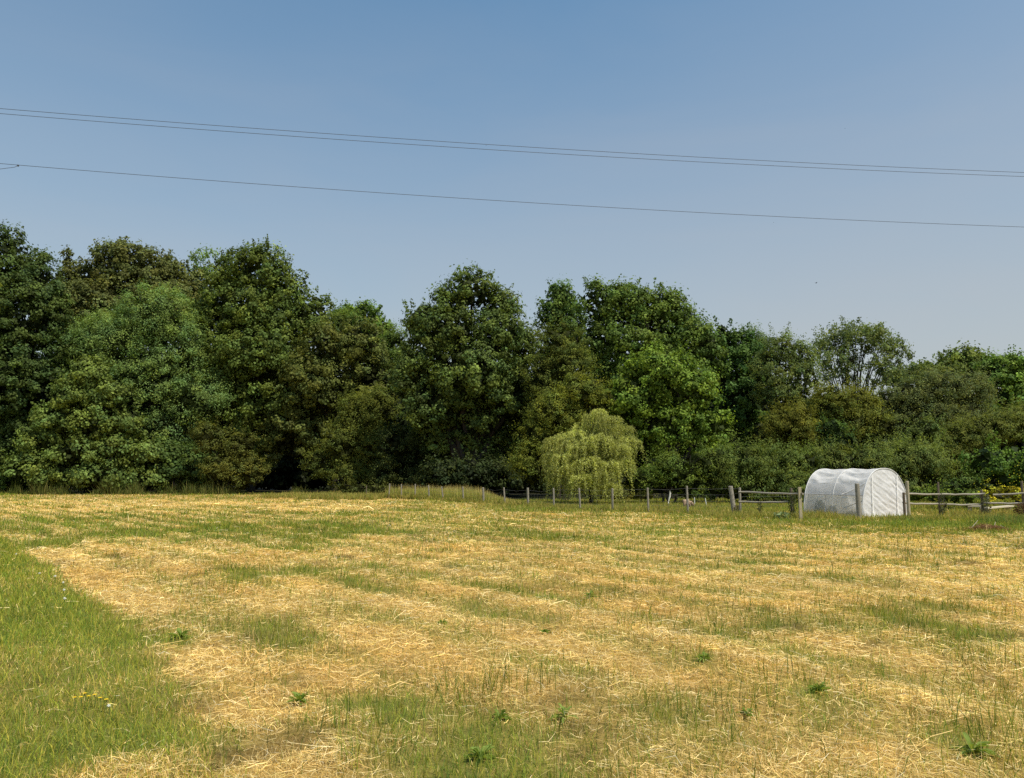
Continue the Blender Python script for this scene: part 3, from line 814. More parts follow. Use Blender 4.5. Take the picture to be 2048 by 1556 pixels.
# ------------------------------------------------------------------ wire fence
WP = [(780,54.0,968,-2),(805,53.0,968,1),(832,51.8,968,0),(860,50.2,971,3),(888,48.6,973,6),(928,46.4,974,3),(968,44.2,974,2),(1010,42.0,976,3),
      (1056,39.8,977,1),(1107,37.7,976,1),(1159,35.8,976,2),(1223,34.5,976,0),(1294,33.4,974,1),(1372,32.6,972,1)]
FP = [Vector(((px - 1024) / 1550 * D, D, 0)) for px, D, ty, ln in WP] + [Vector(((1464 - 1024) / 1550 * 32, 32, 0))]
def round_post(parent, p, h, r, mat, lean=0.0, name='post', leany=0.0, sides=9):
    mb = MB(); top = Vector((math.sin(math.radians(lean)) * h, leany, h))
    pts = [Vector((0, 0, -.15)), Vector((0, 0, 0)), top * .35, top * .7, top - Vector((0, 0, .015)), top]
    mb.tube(pts, [r * 1.02, r * 1.02, r, r * .97, r * .95, r * .8], sides, True, .05)
    return mb.build(name, mat, parent, False, p)
def wire_fence():
    t = thing('wire_fence', 'wire stock fence on thin weathered posts curving away behind the field', 'fence', tuple(FP[0]))
    o0 = FP[0]
    hs = []
    random.seed(3)
    for i, (px, D, ty, ln) in enumerate(WP):
        h = at(px, ty, D).z
        p = FP[i] - o0; p.z = float(height(FP[i].x, FP[i].y))
        round_post(t, p, h, .045 if i not in (6, 8) else .058, POST, -ln * 1.2)
        hs.append(h)
    # strainer post with strut wires
    e = FP[-1]; hz = at(1459, 972, 32).z
    round_post(t, e - o0, hz, .095, POST, -6.5, 'strainer_post', sides=12)
    hs.append(hz)
    tops = [0.92, .70, .48]
    for k, zf in enumerate(tops):
        mb = MB(); pts = []
        for i in range(len(FP)):
            pts.append(FP[i] - o0 + Vector((0, -.05, hs[i] * zf)))
            if i < len(FP) - 1:
                mid = (FP[i] + FP[i + 1]) / 2 - o0
                pts.append(mid + Vector((0, -.05, (hs[i] + hs[i + 1]) / 2 * zf - random.uniform(.01, .04 + .05 * (k == 0)))))
        mb.tube(pts, .0032 if k == 0 else .0025, 4, False)
        mb.build('wire', WIREM, t)
    # netting panels, nearest bays
    for i in range(8, len(FP) - 1):
        a, b = FP[i] - o0, FP[i + 1] - o0; n = 8
        mb = MB(); off = Vector((0, -.05, 0))
        for j in range(1, n):
            q = a.lerp(b, j / n) + off
            mb.tube([q + Vector((0, 0, .05)), q + Vector((0, 0, hs[i] * .70))], .0018, 4, False)
        for zf in (.14, .30):
            mb.tube([a + off + Vector((0, 0, hs[i] * zf)), b + off + Vector((0, 0, hs[i + 1] * zf))], .0022, 4, False)
        mb.build('netting_panel', WIREM, t)
wire_fence()
grass()

# ------------------------------------------------------------------ rail fences
def rail_part(parent, a, b, r, mat, name='rail'):
    mb = MB(); a = Vector(a); b = Vector(b)
    n = 7; pts = []; rd = []
    for i in range(n):
        t = i / (n - 1); p = a.lerp(b, t) + Vector((0, 0, random.uniform(-.012, .012) - .02 * math.sin(PI * t)))
        pts.append(p); rd.append(r * random.uniform(.92, 1.08))
    mb.tube(pts, rd, 9, True, .03)
    return mb.build(name, mat, parent, True)

def rail_fences():
    random.seed(21)
    o0 = Vector((at(1480, 1000, 31).x, 31, 0))
    t = thing('rail_fence', 'two-rail wooden fence joining the leaning post to the left side of the polytunnel', 'fence', tuple(o0))
    P = lambda px, py, D: at(px, py, D) - o0
    for px, D, ty, r, m in ((1480, 31, 975, .05, POST), (1583, 29.4, 976, .05, POST_DARK)):
        b = P(px, 1000, D); b.z = 0
        round_post(t, b, at(px, ty, D).z, r, m, 0)
    b = P(1600, 1000, 28.2); b.z = 0
    mb = MB(); h = at(1600, 974, 28.2).z
    mb.box(b + Vector((0, 0, h / 2)), .10, .09, h); mb.build('corner_post', POST_PALE, t)
    rail_part(t, P(1478, 983.5, 30.9), P(1606, 987.5, 28.1), .037, RAIL)
    rail_part(t, P(1478, 1003.5, 30.9), P(1576, 1004, 29.4), .036, RAIL)
    mb = MB()
    for z0, z1 in ((978, 977), (991, 984), (1001, 996)):
        mb.tube([P(1460, z0, 31.9), P(1481, z1, 31)], .005, 4, False)
    for z in (993, 1000, 1012): mb.tube([P(1480, z, 31), P(1583, z, 29.5)], .004, 4, False)
    mb.build('wire', WIREM, t)
    # right hand fence
    o1 = Vector((at(1816, 1000, 28.9).x, 28.9, 0))
    t = thing('rail_fence', 'two-rail wooden fence running right from the polytunnel to the photo edge', 'fence', tuple(o1))
    P = lambda px, py, D: at(px, py, D) - o1
    for px, D, ty, r, m in ((1816, 28.9, 962, .062, POST_PALE), (1878, 30.4, 964, .038, POST_DARK), (1964, 30.4, 980, .05, POST_DARK), (2046, 29.8, 962, .045, POST_DARK), (2130, 29.6, 975, .06, POST_DARK)):
        b = P(px, 1000, D); b.z = 0
        round_post(t, b, at(px, ty, D).z, r, m, 0)
    b = P(1808, 1000, 29.3); b.z = 0
    round_post(t, b, at(1808, 985, 29.3).z, .05, POST_DARK, 0)
    rail_part(t, P(1806, 987, 29.4), P(1880, 988, 30.3), .037, RAIL); rail_part(t, P(1806, 1006, 29.4), P(1878, 1008, 30.3), .036, RAIL)
    rail_part(t, P(1880, 988, 30.3), P(1970, 988, 30.3), .037, RAIL); rail_part(t, P(1880, 1008, 30.3), P(1962, 1009, 30.3), .036, RAIL)
    rail_part(t, P(1986, 989, 30.2), P(2055, 986, 29.7), .037, RAIL); rail_part(t, P(1966, 1005, 30.2), P(2045, 1007, 29.7), .038, RAIL)
    rail_part(t, P(2048, 987, 29.7), P(2135, 987, 29.5), .037, RAIL); rail_part(t, P(2048, 1007, 29.7), P(2135, 1007, 29.5), .037, RAIL)
    # single split post in front of the tunnel corner
    g = at(1717, 1000, 28.4)
    o = round_post(None, (g.x, 28.4, 0), at(1715, 967, 28.4).z, .085, POST, -1.0, 'fence_post', sides=12)
    tag(o, 'weathered knotty wooden post standing alone before the near corner of the polytunnel', 'post')
rail_fences()

# ------------------------------------------------------------------ polytunnel
def tunnel():
    rng = np.random.default_rng(8); random.seed(8)
    W, L, H = TUN_B, TUN_L, TUN_H
    # local frame: +X across the gable (0..W), +Y along the length away from the viewer
    ang = math.atan2(TUN_W[1], TUN_W[0])
    t = thing('polytunnel', 'white cloth-covered hoop polytunnel greenhouse behind the field fence', 'greenhouse', (TUN_C[0], TUN_C[1], 0), ang)
    # fabric material
    def fabric(name, col, alpha, transl, bump=.3, dirt=.0):
        m, nt, out = new_mat(name); N = nt.nodes.new; Lk = nt.links.new
        tc = N("ShaderNodeTexCoord")
        no = N("ShaderNodeTexNoise"); no.inputs['Scale'].default_value = 3.2; no.inputs['Detail'].default_value = 6
        Lk(tc.outputs['Object'], no.inputs[0])
        r = N("ShaderNodeValToRGB"); r.color_ramp.elements[0].position = .3; r.color_ramp.elements[1].position = .65
        r.color_ramp.elements[0].color = tuple(c * (.86 - dirt) for c in col) + (1,); r.color_ramp.elements[1].color = (*col, 1)
        Lk(no.outputs['Fac'], r.inputs[0])
        d = N("ShaderNodeBsdfPrincipled"); d.inputs['Roughness'].default_value = .65; d.inputs['Specular IOR Level'].default_value = .25
        Lk(r.outputs[0], d.inputs['Base Color'])
        n2 = N("ShaderNodeTexNoise"); n2.inputs['Scale'].default_value = 9; n2.inputs['Detail'].default_value = 4
        Lk(tc.outputs['Object'], n2.inputs[0])
        b = N("ShaderNodeBump"); b.inputs['Strength'].default_value = bump; b.inputs['Distance'].default_value = .03
        Lk(n2.outputs['Fac'], b.inputs['Height']); Lk(b.outputs[0], d.inputs['Normal'])
        tr = N("ShaderNodeBsdfTranslucent"); tr.inputs[0].default_value = (*col, 1)
        m1 = N("ShaderNodeMixShader"); m1.inputs[0].default_value = transl
        Lk(d.outputs[0], m1.inputs[1]); Lk(tr.outputs[0], m1.inputs[2])
        if alpha < 1:
            tp = N("ShaderNodeBsdfTransparent"); m2 = N("ShaderNodeMixShader"); m2.inputs[0].default_value = alpha
            Lk(tp.outputs[0], m2.inputs[1]); Lk(m1.outputs[0], m2.inputs[2]); Lk(m2.outputs[0], out.inputs[0])
        else: Lk(m1.outputs[0], out.inputs[0])
        return m
    WHITE = fabric("white_fleece", (.93, .93, .93), 1, .5)
    GABLE = fabric("white_gable_fleece", (.82, .82, .83), 1, .25)
    MESH = fabric("insect_mesh", (.84, .82, .72), .60, .45, .1, .1)
    VEIL = fabric("thin_fleece", (.78, .78, .78), .86, .45, .2)
    TUBE = solid_mat("white_tube", (.80, .80, .80), (.7, .7, .7), 5, .5)
    GREYT = solid_mat("grey_tube", (.42, .42, .42), (.34, .34, .34), 5, .5)
    TAPE = solid_mat("white_tape", (.85, .85, .85), (.8, .8, .8), 5, .6)
    e = 2 / 2.35
    def arch(s, o=0.0):          # s in 0..1 from left foot to right foot
        a = PI * (1 - s)
        c = math.cos(a); q = math.sin(a)
        x = W / 2 + (W / 2 + o) * math.copysign(abs(c) ** e, c)
        z = (H + o) * max(q, 0) ** e
        return x, z
    # arc position with z = target on left side
    def s_at(z):
        lo, hi = 0, .5
        for _ in range(40):
            m = (lo + hi) / 2
            if arch(m)[1] < z: lo = m
            else: hi = m
        return lo
    zmid = .84
    def sheet(s0, s1, y0, y1, ns, nl, amp, seed, folds=True, off=.0):
        pts = []
        for i in range(ns):
            s = s0 + (s1 - s0) * i / (ns - 1)
            for j in range(nl):
                y = y0 + (y1 - y0) * j / (nl - 1)
                x, z = arch(s, off)
                nx = (x - W / 2) / (W / 2) ; nz = z / H
                ln = math.hypot(nx, nz) + 1e-6
                bay = (y / (L / 2)) % 1.0
                hang = 4 * bay * (1 - bay)
                f = math.sin(s * 60 + 3.0 * hang * (1 if s < .5 else -1) + 5 * float(fbm(y * 1.4, s * 9, 1.0, seed))) * 1.6
                f2 = float(fbm(y * 1.2, s * 26, 1.0, seed + 3)) - .5
                dsp = amp * (f * .35 + f2 * 1.1) * (.25 + .75 * hang) - amp * .8 * hang
                pts.append((x + nx / ln * dsp, y, max(.0, z + nz / ln * dsp)))
        mb = MB(); mb.quad_grid(pts, ns, nl); return mb
    sm = s_at(zmid); sv = s_at(1.30)
    sheet(sv, 1, 0, L, 120, 70, .075, 4).build('cover', WHITE, t, True)
    sheet(sm, sv, 0, L, 16, 60, .012, 14).build('thin_cover', VEIL, t, True)
    sheet(0, sm, 0, L, 20, 50, .012, 24).build('mesh_side_panel', MESH, t, True)
    # gable panels
    def gable(y, seed, name, sgn, amp):
        nx, nz = 90, 70; pts = []
        for i in range(nx):
            sx = -1 + 2 * i / (nx - 1)
            zt = H * (1 - abs(sx) ** 2.35) ** (1 / 2.35)
            for j in range(nz):
                z = zt * j / (nz - 1)
                x = W / 2 + W / 2 * sx
                edge = min(1, (1 - abs(sx)) * 6) * min(1, (zt - z) * 5 + .05)
                dg = x * .62 + z * 1.0
                f = math.sin(dg * 24 + 9 * float(fbm(x * 1.7, z * 1.5, 1, seed)) + 2.6 * math.sin(x * 2.2)) * (.3 + float(vnoise(x * 2.5, z * 2.5, 1, seed + 9)))
                f3 = math.sin(dg * 37 + 4 * float(vnoise(x * 2, z * 2, 1, seed + 2)))
                f2 = float(fbm(x * 2, z * 2.6, 1, seed + 5)) - .5
                d = amp * (f * .20 * (.3 + 1.4 * float(vnoise(x * 1.1, z * 1.2, 1, seed + 21))) + f3 * .10 + f2 * 1.5) * edge
                flare = -.12 * max(0, 1 - z / .16) ** 2
                pts.append((x, y - sgn * (-flare) - sgn * d * 1.0 if sgn > 0 else y + d, z))
        mb = MB(); mb.quad_grid(pts, nx, nz); return mb.build(name, GABLE, t, True)
    g = gable(0, 31, 'door_gable', 1, .030)
    gable(L, 57, 'end_gable', -1, .03)
    for xx, top in ((.60, .965), (2.05, .97)):
        sx = (xx - W / 2) / (W / 2); zt = H * (1 - abs(sx) ** 2.35) ** (1 / 2.35)
        mb = MB()
        pz = [Vector((xx - .07 * k / 11 * (1 if xx < 1 else 1.3), -.050 - .006 * math.sin(k * 1.7) - .08 * max(0, (k - 9) / 2), zt * top * (1 - k / 11) + .02)) for k in range(12)]
        mb.quad_grid([p + Vector((o_, 0, 0)) for p in pz for o_ in (-.022, .022)], 12, 2)
        mb.build('zip', TAPE, g, True)
    for y, m, r in ((0, TUBE, .016), (L / 2, TUBE, .011), (L, TUBE, .014)):
        mb = MB(); n = 46
        mb.tube([(arch(i / (n - 1), .010)[0], y - (.01 if y == 0 else 0), arch(i / (n - 1), .010)[1]) for i in range(n)], r, 7, False)
        mb.build('hoop', m, t, True)
    x0, z0 = arch(sm, .02)
    mb = MB(); mb.tube([(x0, 0, z0), (x0, L, z0 + .02)], .011, 6); mb.build('side_rail', GREYT, t, True)
    xi, _ = arch(s_at(.3), -.03)
    mb = MB(); mb.tube([(arch(s_at(.42), -.03)[0], L * .33, .36), (arch(s_at(.66), -.03)[0], .02, .66)], .014, 6); mb.build('brace', GREYT, t, True)
    mb = MB(); mb.tube([(arch(s_at(.88), .012)[0], L * .35, .88), (arch(s_at(1.1), .012)[0], L * .12, 1.12), (arch(s_at(1.25), .012)[0], .06, 1.27)], .012, 6); mb.build('brace', TUBE, t, True)
    mb = MB(); mb.tube([(arch(s_at(.02), .012)[0], L * .62, .03), (arch(s_at(.4), .012)[0], L * .62, .42), (arch(s_at(.8), .012)[0], L * .62, .84)], .009, 6); mb.build('upright', TUBE, t, True)
    for yy in (L * .66, L * .24):
        xs_, _z = arch(s_at(.78), .014)
        mb = MB(); mb.box((xs_, yy + .14, .765), .012, .30, .045); mb.build('window_flap', TAPE, t)
        mb = MB()
        q = [(arch(s_at(z), .010)[0], y, z) for y, z in ((yy, .74), (yy, .42), (yy + .05, .37), (yy + .25, .37), (yy + .28, .42), (yy + .28, .74))]
        mb.tube(q, .005, 5, False); mb.build('window_trim', VEIL, t)
    # plants inside
    def veg(name, label, cat, x, y, h, r, n, col, parent_loc=None, ll=.09):
        M = Matrix.Rotation(ang, 4, 'Z'); p = M @ Vector((x, y, 0)) + Vector((TUN_C[0], TUN_C[1], 0))
        tt = thing(name, label, cat, tuple(p), 0)
        mb = MB(); mb.tube([(0, 0, 0), (.02, 0, h * .5), (0, .02, h)], [.012, .010, .006], 5); mb.build('stem', BARK, tt)
        q = unit(n, rng) * rng.uniform(.3, 1, (n, 1)) * np.array([r, r, h * .5]) + np.array([0, 0, h * .55])
        q[:, 2] = np.maximum(q[:, 2], .03)
        v, f, c_ = leaves(q, unit(n, rng), rng.uniform(.6, 1.4, n) * ll, rng.uniform(.4, .8, n) * ll, np.array(col) * np.exp(rng.normal(0, .3, (n, 1))), rng)
        np_mesh('foliage', v, f, 4, LEAF, tt, c_)
    veg('tomato_plant', 'leafy tomato plant seen through the left end of the mesh side', 'plant', .30, L * .80, .62, .22, 420, (.06, .10, .03))
    veg('tomato_plant', 'lower leafy plant in the middle of the tunnel behind the mesh', 'plant', .38, L * .62, .42, .24, 320, (.07, .10, .04))
    veg('seedling_bed', 'low mass of seedlings near the front post inside the tunnel', 'plant', .5, L * .30, .22, .40, 420, (.06, .09, .035))
    # inner seat of soil
tunnel()

# ------------------------------------------------------------------ small plants near fence
def small_plant(name, label, cat, px, D, h, r, n, col, ll=.1, flat=.0, seed=0, group=None, asp=.5):
    rng = np.random.default_rng(300 + seed); g = at(px, 1000, D)
    t = thing(name, label, cat, (g.x, D, float(height(g.x, D))), 0, group)
    mb = MB()
    for k in range(5):
        a = k * 1.26; mb.tube([(0, 0, -.02), (r * .3 * math.cos(a), r * .3 * math.sin(a), h * .5), (r * .55 * math.cos(a), r * .55 * math.sin(a), h * .9)], [.008, .006, .003], 4)
    mb.build('stem', BARK_PALE, t)
    q = unit(n, rng) * rng.uniform(.3, 1, (n, 1)) ** .5 * np.array([r, r, h * .5]) + np.array([0, 0, h * .52])
    q[:, 2] = np.maximum(q[:, 2], .015)
    Nn = unit(n, rng) + np.array([0, 0, .6]); Nn /= np.linalg.norm(Nn, axis=1, keepdims=True)
    v, f, c_ = leaves(q, Nn, rng.uniform(.6, 1.4, n) * ll, rng.uniform(.7, 1.3, n) * ll * asp, np.array(col) * np.exp(rng.normal(0, .22, (n, 1))), rng)
    np_mesh('foliage', v, f, 4, LEAF, t, c_)
small_plant('climbing_plant', 'dark climbing plant smothering the rail fence post left of the polytunnel', 'plant', 1585, 29.35, 1.0, .17, 300, (.09, .11, .04), .08, seed=1)
small_plant('courgette_plant', 'pale broad-leaved plant at the grass foot left of the polytunnel', 'plant', 1562, 28.4, .28, .34, 90, (.22, .28, .13), .14, seed=2, asp=.8)
small_plant('weed_plant', 'thin upright weed in front of the left rail fence', 'plant', 1519, 30.2, .62, .10, 90, (.08, .09, .03), .07, seed=3)
small_plant('climbing_plant', 'dark leafy clump on the second post of the right rail fence', 'plant', 1884, 30.3, .92, .17, 200, (.08, .09, .05), .08, seed=4)
small_plant('climbing_plant', 'greyish leafy clump on the third post of the right rail fence', 'plant', 1972, 30.2, .92, .18, 220, (.12, .13, .08), .08, seed=5)
small_plant('brown_weed', 'rusty brown dried weed at the right edge by the rail fence', 'plant', 2043, 29.2, .62, .28, 420, (.11, .065, .03), .08, seed=6)
small_plant('brown_weed', 'dry brown weed stalks beside the leaning strainer post', 'plant', 1474, 31.4, .4, .16, 160, (.16, .13, .06), .08, seed=7)

# leaf rosettes in the field
ROS = [(1000,1437,.13,'left of the bare middle'),(1130,1440,.20,'largest, low in the centre'),(1410,1328,.14,'right of centre in pale hay'),(1640,1388,.15,'below the long green tufts on the right'),
       (1495,1432,.12,'between two hay patches low on the right'),(1945,1505,.22,'in the lower right corner'),(960,1520,.18,'near the bottom edge left of centre'),(360,1280,.20,'beside the green strip'),
       (885,1250,.12,'in the middle of the field'),(1180,1195,.2,'under the tall centre blades'),(600,1410,.2,'in the left foreground hay'),(1090,1262,.1,'small one in the centre')]
def rosette(i, px, py, r, where):
    rng = np.random.default_rng(800 + i); r *= .72; g = gp(px, py); z = float(height(g.x, g.y))
    t = thing('dock_plant', 'low broad-leaved green weed %s' % where, 'plant', (g.x, g.y, z), 0, 'broad-leaved weeds in the mown field')
    n = int(rng.uniform(16, 34))
    for k in range(1):
        V = []; Fc = []
        for q in range(n):
            a = rng.uniform(0, 2 * PI); L = r * rng.uniform(.6, 1.1); w = L * rng.uniform(.10, .26); el = rng.uniform(.1, 1.2)
            d = Vector((math.cos(a) * math.cos(el), math.sin(a) * math.cos(el), math.sin(el))); s = Vector((-math.sin(a), math.cos(a), 0))
            b = len(V)
            for tt, ww in ((0, .15), (.3, .8), (.6, 1), (.85, .6), (1, .05)):
                c = d * L * tt + Vector((0, 0, -L * .35 * tt * tt + .015))
                V += [c - s * w * ww * .5 + Vector((0, 0, .012 * ww)), c, c + s * w * ww * .5 + Vector((0, 0, .012 * ww))]
            for m in range(4):
                Fc += [b + m * 3, b + m * 3 + 1, b + m * 3 + 4, b + m * 3 + 3, b + m * 3 + 1, b + m * 3 + 2, b + m * 3 + 5, b + m * 3 + 4]
        cc = np.tile((.22, .30, .065), (len(V), 1)) * np.exp(rng.normal(0, .12, (len(V), 1)))
        np_mesh('leaves', np.array([tuple(v) for v in V]), Fc, 4, GRASS, t, cc, smooth=True)
for i, a in enumerate(ROS): rosette(i, *a)

# flowers
YEL = solid_mat("yellow_petal", (.80, .58, .02), (.70, .45, .02), 40, .6)
WHP = solid_mat("white_petal", (.80, .80, .74), (.65, .66, .55), 40, .7)
STEM = solid_mat("green_stem", (.10, .16, .04), (.07, .11, .03), 20, .7)
def flower(kind, label, px, py, hh, r, group):
    rng = random.Random(px * 7 + py)
    g = gp(px, py + hh / gp(px, py).y * 1550 * .9); z = float(height(g.x, g.y))
    t = thing(kind, label, 'flower', (g.x, g.y, z), 0, group)
    mb = MB(); mb.tube([(0, 0, -.01), (.006, .004, hh * .5), (0, 0, hh)], .0022, 5); mb.build('stem', STEM, t)
    mb = MB()
    if kind == 'yellow_flower':
        for k in range(14):
            a = 2 * PI * k / 14; s = .20
            d = Vector((math.cos(a), math.sin(a), .25)); p = Vector((-math.sin(a), math.cos(a), 0))
            b = len(mb.v); mb.v += [tuple(Vector((0, 0, hh)) + x) for x in (d * r * .1 - p * r * .08, d * r * .7 - p * r * .17, d * r, d * r * .7 + p * r * .17, d * r * .1 + p * r * .08)]
            mb.f.append((b, b + 1, b + 2, b + 3, b + 4))
        mb.ball((0, 0, hh + .003), r * .35, 8, 5, r * .2)
        mb.build('flower_head', YEL, t)
    else:
        for k in range(26):
            a = rng.uniform(0, 2 * PI); e = rng.uniform(-.2, 1.4)
            d = Vector((math.cos(a) * math.cos(e), math.sin(a) * math.cos(e), math.sin(e)))
            mb.tube([Vector((0, 0, hh)) + d * r * .3, Vector((0, 0, hh)) + d * r], [r * .16, r * .05], 4)
        mb.ball((0, 0, hh), r * .55, 8, 6)
        mb.build('flower_head', WHP, t)
ordw = ['first', 'second', 'third', 'fourth', 'fifth', 'sixth', 'seventh', 'eighth']
for i, (px, py) in enumerate([(147,1402),(160,1401),(168,1393),(176,1399),(188,1396),(199,1402),(211,1405)]):
    flower('yellow_flower', '%s from the left in the row of yellow flowers in the green strip' % ordw[i], px, py, .09, .016, 'yellow flowers in the green strip')
for i, (px, py, w) in enumerate([(32,1108,'farthest, near the left edge'),(78,1150,'a little way in from the left edge'),(109,1158,'just left of the close pair'),(126,1168,'upper of the close pair'),(127,1181,'lower of the close pair'),(128,1201,'largest, below the close pair'),(216,1419,'nearest, beside the yellow flowers')]):
    flower('white_flower', 'white flower head in the green strip, %s' % w, px, py, .10, .021 if py < 1300 else .014, 'white flower heads in the green strip')

# ------------------------------------------------------------------ benches, stakes, heap, animal, bird, cables
def bench(label, p0, p1, D0, D1, dep, zt):
    a = at(p0[0], p0[1], D0); b = at(p1[0], p1[1], D1); a.z = b.z = zt
    c = (a + b) / 2; L = (b - a).length; ang = math.atan2((b - a).y, (b - a).x)
    t = thing('low_bench', label, 'bench', (c.x, c.y, 0), ang, 'low plank benches behind the rail fence')
    mb = MB(); mb.box((0, 0, zt), L, dep, .05); mb.build('plank', solid_mat("pale_plank", (.62, .56, .42), (.45, .40, .30), 8, .85, (.5, 4, 4), .3), t)
    for x in (-.38, .38):
        mb = MB(); mb.box((x * L, 0, (zt - .025) / 2), .14, dep * .7, zt - .03); mb.build('leg', POST, t)
bench('short pale plank bench behind the third post of the right rail fence', (1936, 1011), (1966, 1011), 33.5, 33.2, .35, .30)
bench('longer pale plank bench angled away behind the rail fence', (1968, 1015), (2022, 1010), 32.0, 34.5, .30, .27)

PLAST = solid_mat("white_stake", (.75, .78, .78), (.6, .62, .62), 20, .5)
for px, D, h, lean, lab in ((1389, 41, .46, 0, 'straight thin white electric fence stake behind the wire fence'), (1413, 40.5, .44, -9, 'leaning thin white electric fence stake nearest the strainer post')):
    g = at(px, 1000, D); o = round_post(None, (g.x, D, 0), h, .022, PLAST, lean, 'fence_stake', sides=7)
    tag(o, lab, 'stake', 'white electric fence stakes')
def snag():
    g = at(1338, 995, 41.5)
    mb = MB(); mb.tube([(-.05, 0, 0), (-.03, 0, .25), (.04, 0, .5), (.06, 0, .66), (.05, 0, .8)], [.03, .03, .05, .045, .03], 7, True, .1)
    mb.tube([(.05, 0, .62), (.14, 0, .68)], [.02, .012], 5)
    tag(mb.build('broken_stick', solid_mat("bleached_wood", (.75, .74, .68), (.55, .53, .46), 12, .8), None, True, (g.x, 41.5, 0)), 'short bleached white stick against the dark bush behind the wire fence', 'stick')
snag()
def strut_posts():
    for px, D, h, lab in ((732, 55, .9, 'thin dark post half hidden by the low scrubby bush'), (1282, 45, 1.15, 'thin dark stake in the brambles right of the willow'), (1194, 44, .75, 'dark netting post under the right side of the willow')):
        g = at(px, 1000, D); o = round_post(None, (g.x, D, 0), h, .035, POST_DARK, 1, 'fence_stake', sides=7)
        tag(o, lab, 'stake')
strut_posts()

def heap():
    rng = np.random.default_rng(44); g = gp(1975, 1062)
    t = thing('hay_heap', 'small brown heap of raked hay with sticks at the far right of the field', 'hay heap', (g.x, g.y, 0))
    n = 1500
    q = rng.normal(0, 1, (n, 3)) * np.array([.38, .22, .0]); hh = .16 * np.exp(-(q[:, 0] / .5) ** 2 - (q[:, 1] / .3) ** 2)
    q[:, 2] = hh * rng.uniform(.3, 1.1, n) + .01
    Nn = unit(n, rng); ax = unit(n, rng) * np.array([1, 1, .35])
    c = np.array([(.30, .17, .08), (.42, .27, .12), (.20, .11, .05)])[rng.integers(0, 3, n)]
    v, f, c_ = leaves(q, Nn, rng.uniform(.12, .3, n), rng.uniform(.012, .02, n), c, rng, ax)
    np_mesh('hay', v, f, 4, HAY, t, c_)
    for a, b in (((.10, -.1, .02), (.28, .05, .26)), ((-.5, 0, .04), (-.2, .1, .30)), ((.55, -.05, .02), (.45, .1, .16))):
        mb = MB(); mb.tube([a, b], [.013, .008], 5); mb.build('stick', POST_PALE, t)
heap()

def pig():
    D = 38.5; g = at(1378, 1000, D)
    t = thing('pig', 'small pinkish pig grazing head down behind the last thin fence post', 'pig', (g.x - .05, D, 0), 0)
    V = [(-.20, 0, .30), (-.10, 0, .33), (.03, 0, .32), (.14, 0, .27), (.23, 0, .19), (.30, 0, .12),
         (-.19, .06, .16), (-.19, .06, .0), (-.19, -.06, .16), (-.18, -.06, .0), (.06, .06, .16), (.06, .06, .0), (.07, -.06, .16), (.08, -.06, .0)]
    E = [(0, 1), (1, 2), (2, 3), (3, 4), (4, 5), (0, 6), (6, 7), (0, 8), (8, 9), (2, 10), (10, 11), (2, 12), (12, 13)]
    R = [.11, .135, .13, .10, .07, .035, .05, .025, .05, .025, .045, .025, .045, .025]
    me = bpy.data.meshes.new('body'); me.from_pydata(V, E, [])
    o = bpy.data.objects.new('body', me); C.objects.link(o); o.parent = t
    sk = o.modifiers.new('skin', 'SKIN'); 
    for i, r in enumerate(R): me.skin_vertices[0].data[i].radius = (r, r)
    me.skin_vertices[0].data[1].use_root = True
    o.modifiers.new('sub', 'SUBSURF').levels = 2
    o.modifiers['sub'].render_levels = 2
    me.materials.append(solid_mat("pig_skin", (.46, .33, .23), (.26, .18, .12), 10, .8))
    mt = me.materials[0]
    for s in (-1, 1):
        mb = MB(); mb.v = [(.20, s * .03, .26), (.26, s * .07, .25), (.25, s * .09, .17)]; mb.f = [(0, 1, 2)]
        mb.build('ear', mt, t)
pig()

def bird(label, px, py, D, span, group=None):
    p = at(px, py, D); t = thing('bird', label, 'bird', tuple(p), .5, group)
    mt = solid_mat("dark_feather", (.03, .03, .035), (.02, .02, .022), 20, .8)
    mb = MB(); mb.tube([(-.5 * span, 0, -.05 * span), (-.3 * span, 0, 0), (-.05 * span, 0, .02 * span), (.2 * span, 0, .02 * span), (.34 * span, 0, .03 * span), (.42 * span, 0, .02 * span)],
                       [.01 * span, .05 * span, .10 * span, .09 * span, .05 * span, .01 * span], 8)
    mb.build('body', mt, t, True)
    for s in (-1, 1):
        mb = MB(); b = [(.15, .05), (.22, .35), (-.02, .75), (-.10, .45), (-.12, .05)]
        mb.v = [(x * span, s * y * span * .7, (.03 + .30 * y) * span) for x, y in b]; mb.f = [(0, 1, 2, 3, 4)]
        mb.build('wing', mt, t)
bird('dark bird gliding high over the open umbrella-shaped tree', 1632, 566, 60, .26, 'birds in the sky')
bird('tiny dark bird just above the top of the wide dome oak', 1297, 567, 62, .20, 'birds in the sky')
for (px, py, w) in ((972,291,'between the two upper cables at mid sky'),(1547,445,'just below the lowest cable at the right'),(1690,257,'above the cables at the upper right')):
    bird('tiny dark speck of a bird %s' % w, px, py, 60, .09, 'birds in the sky')

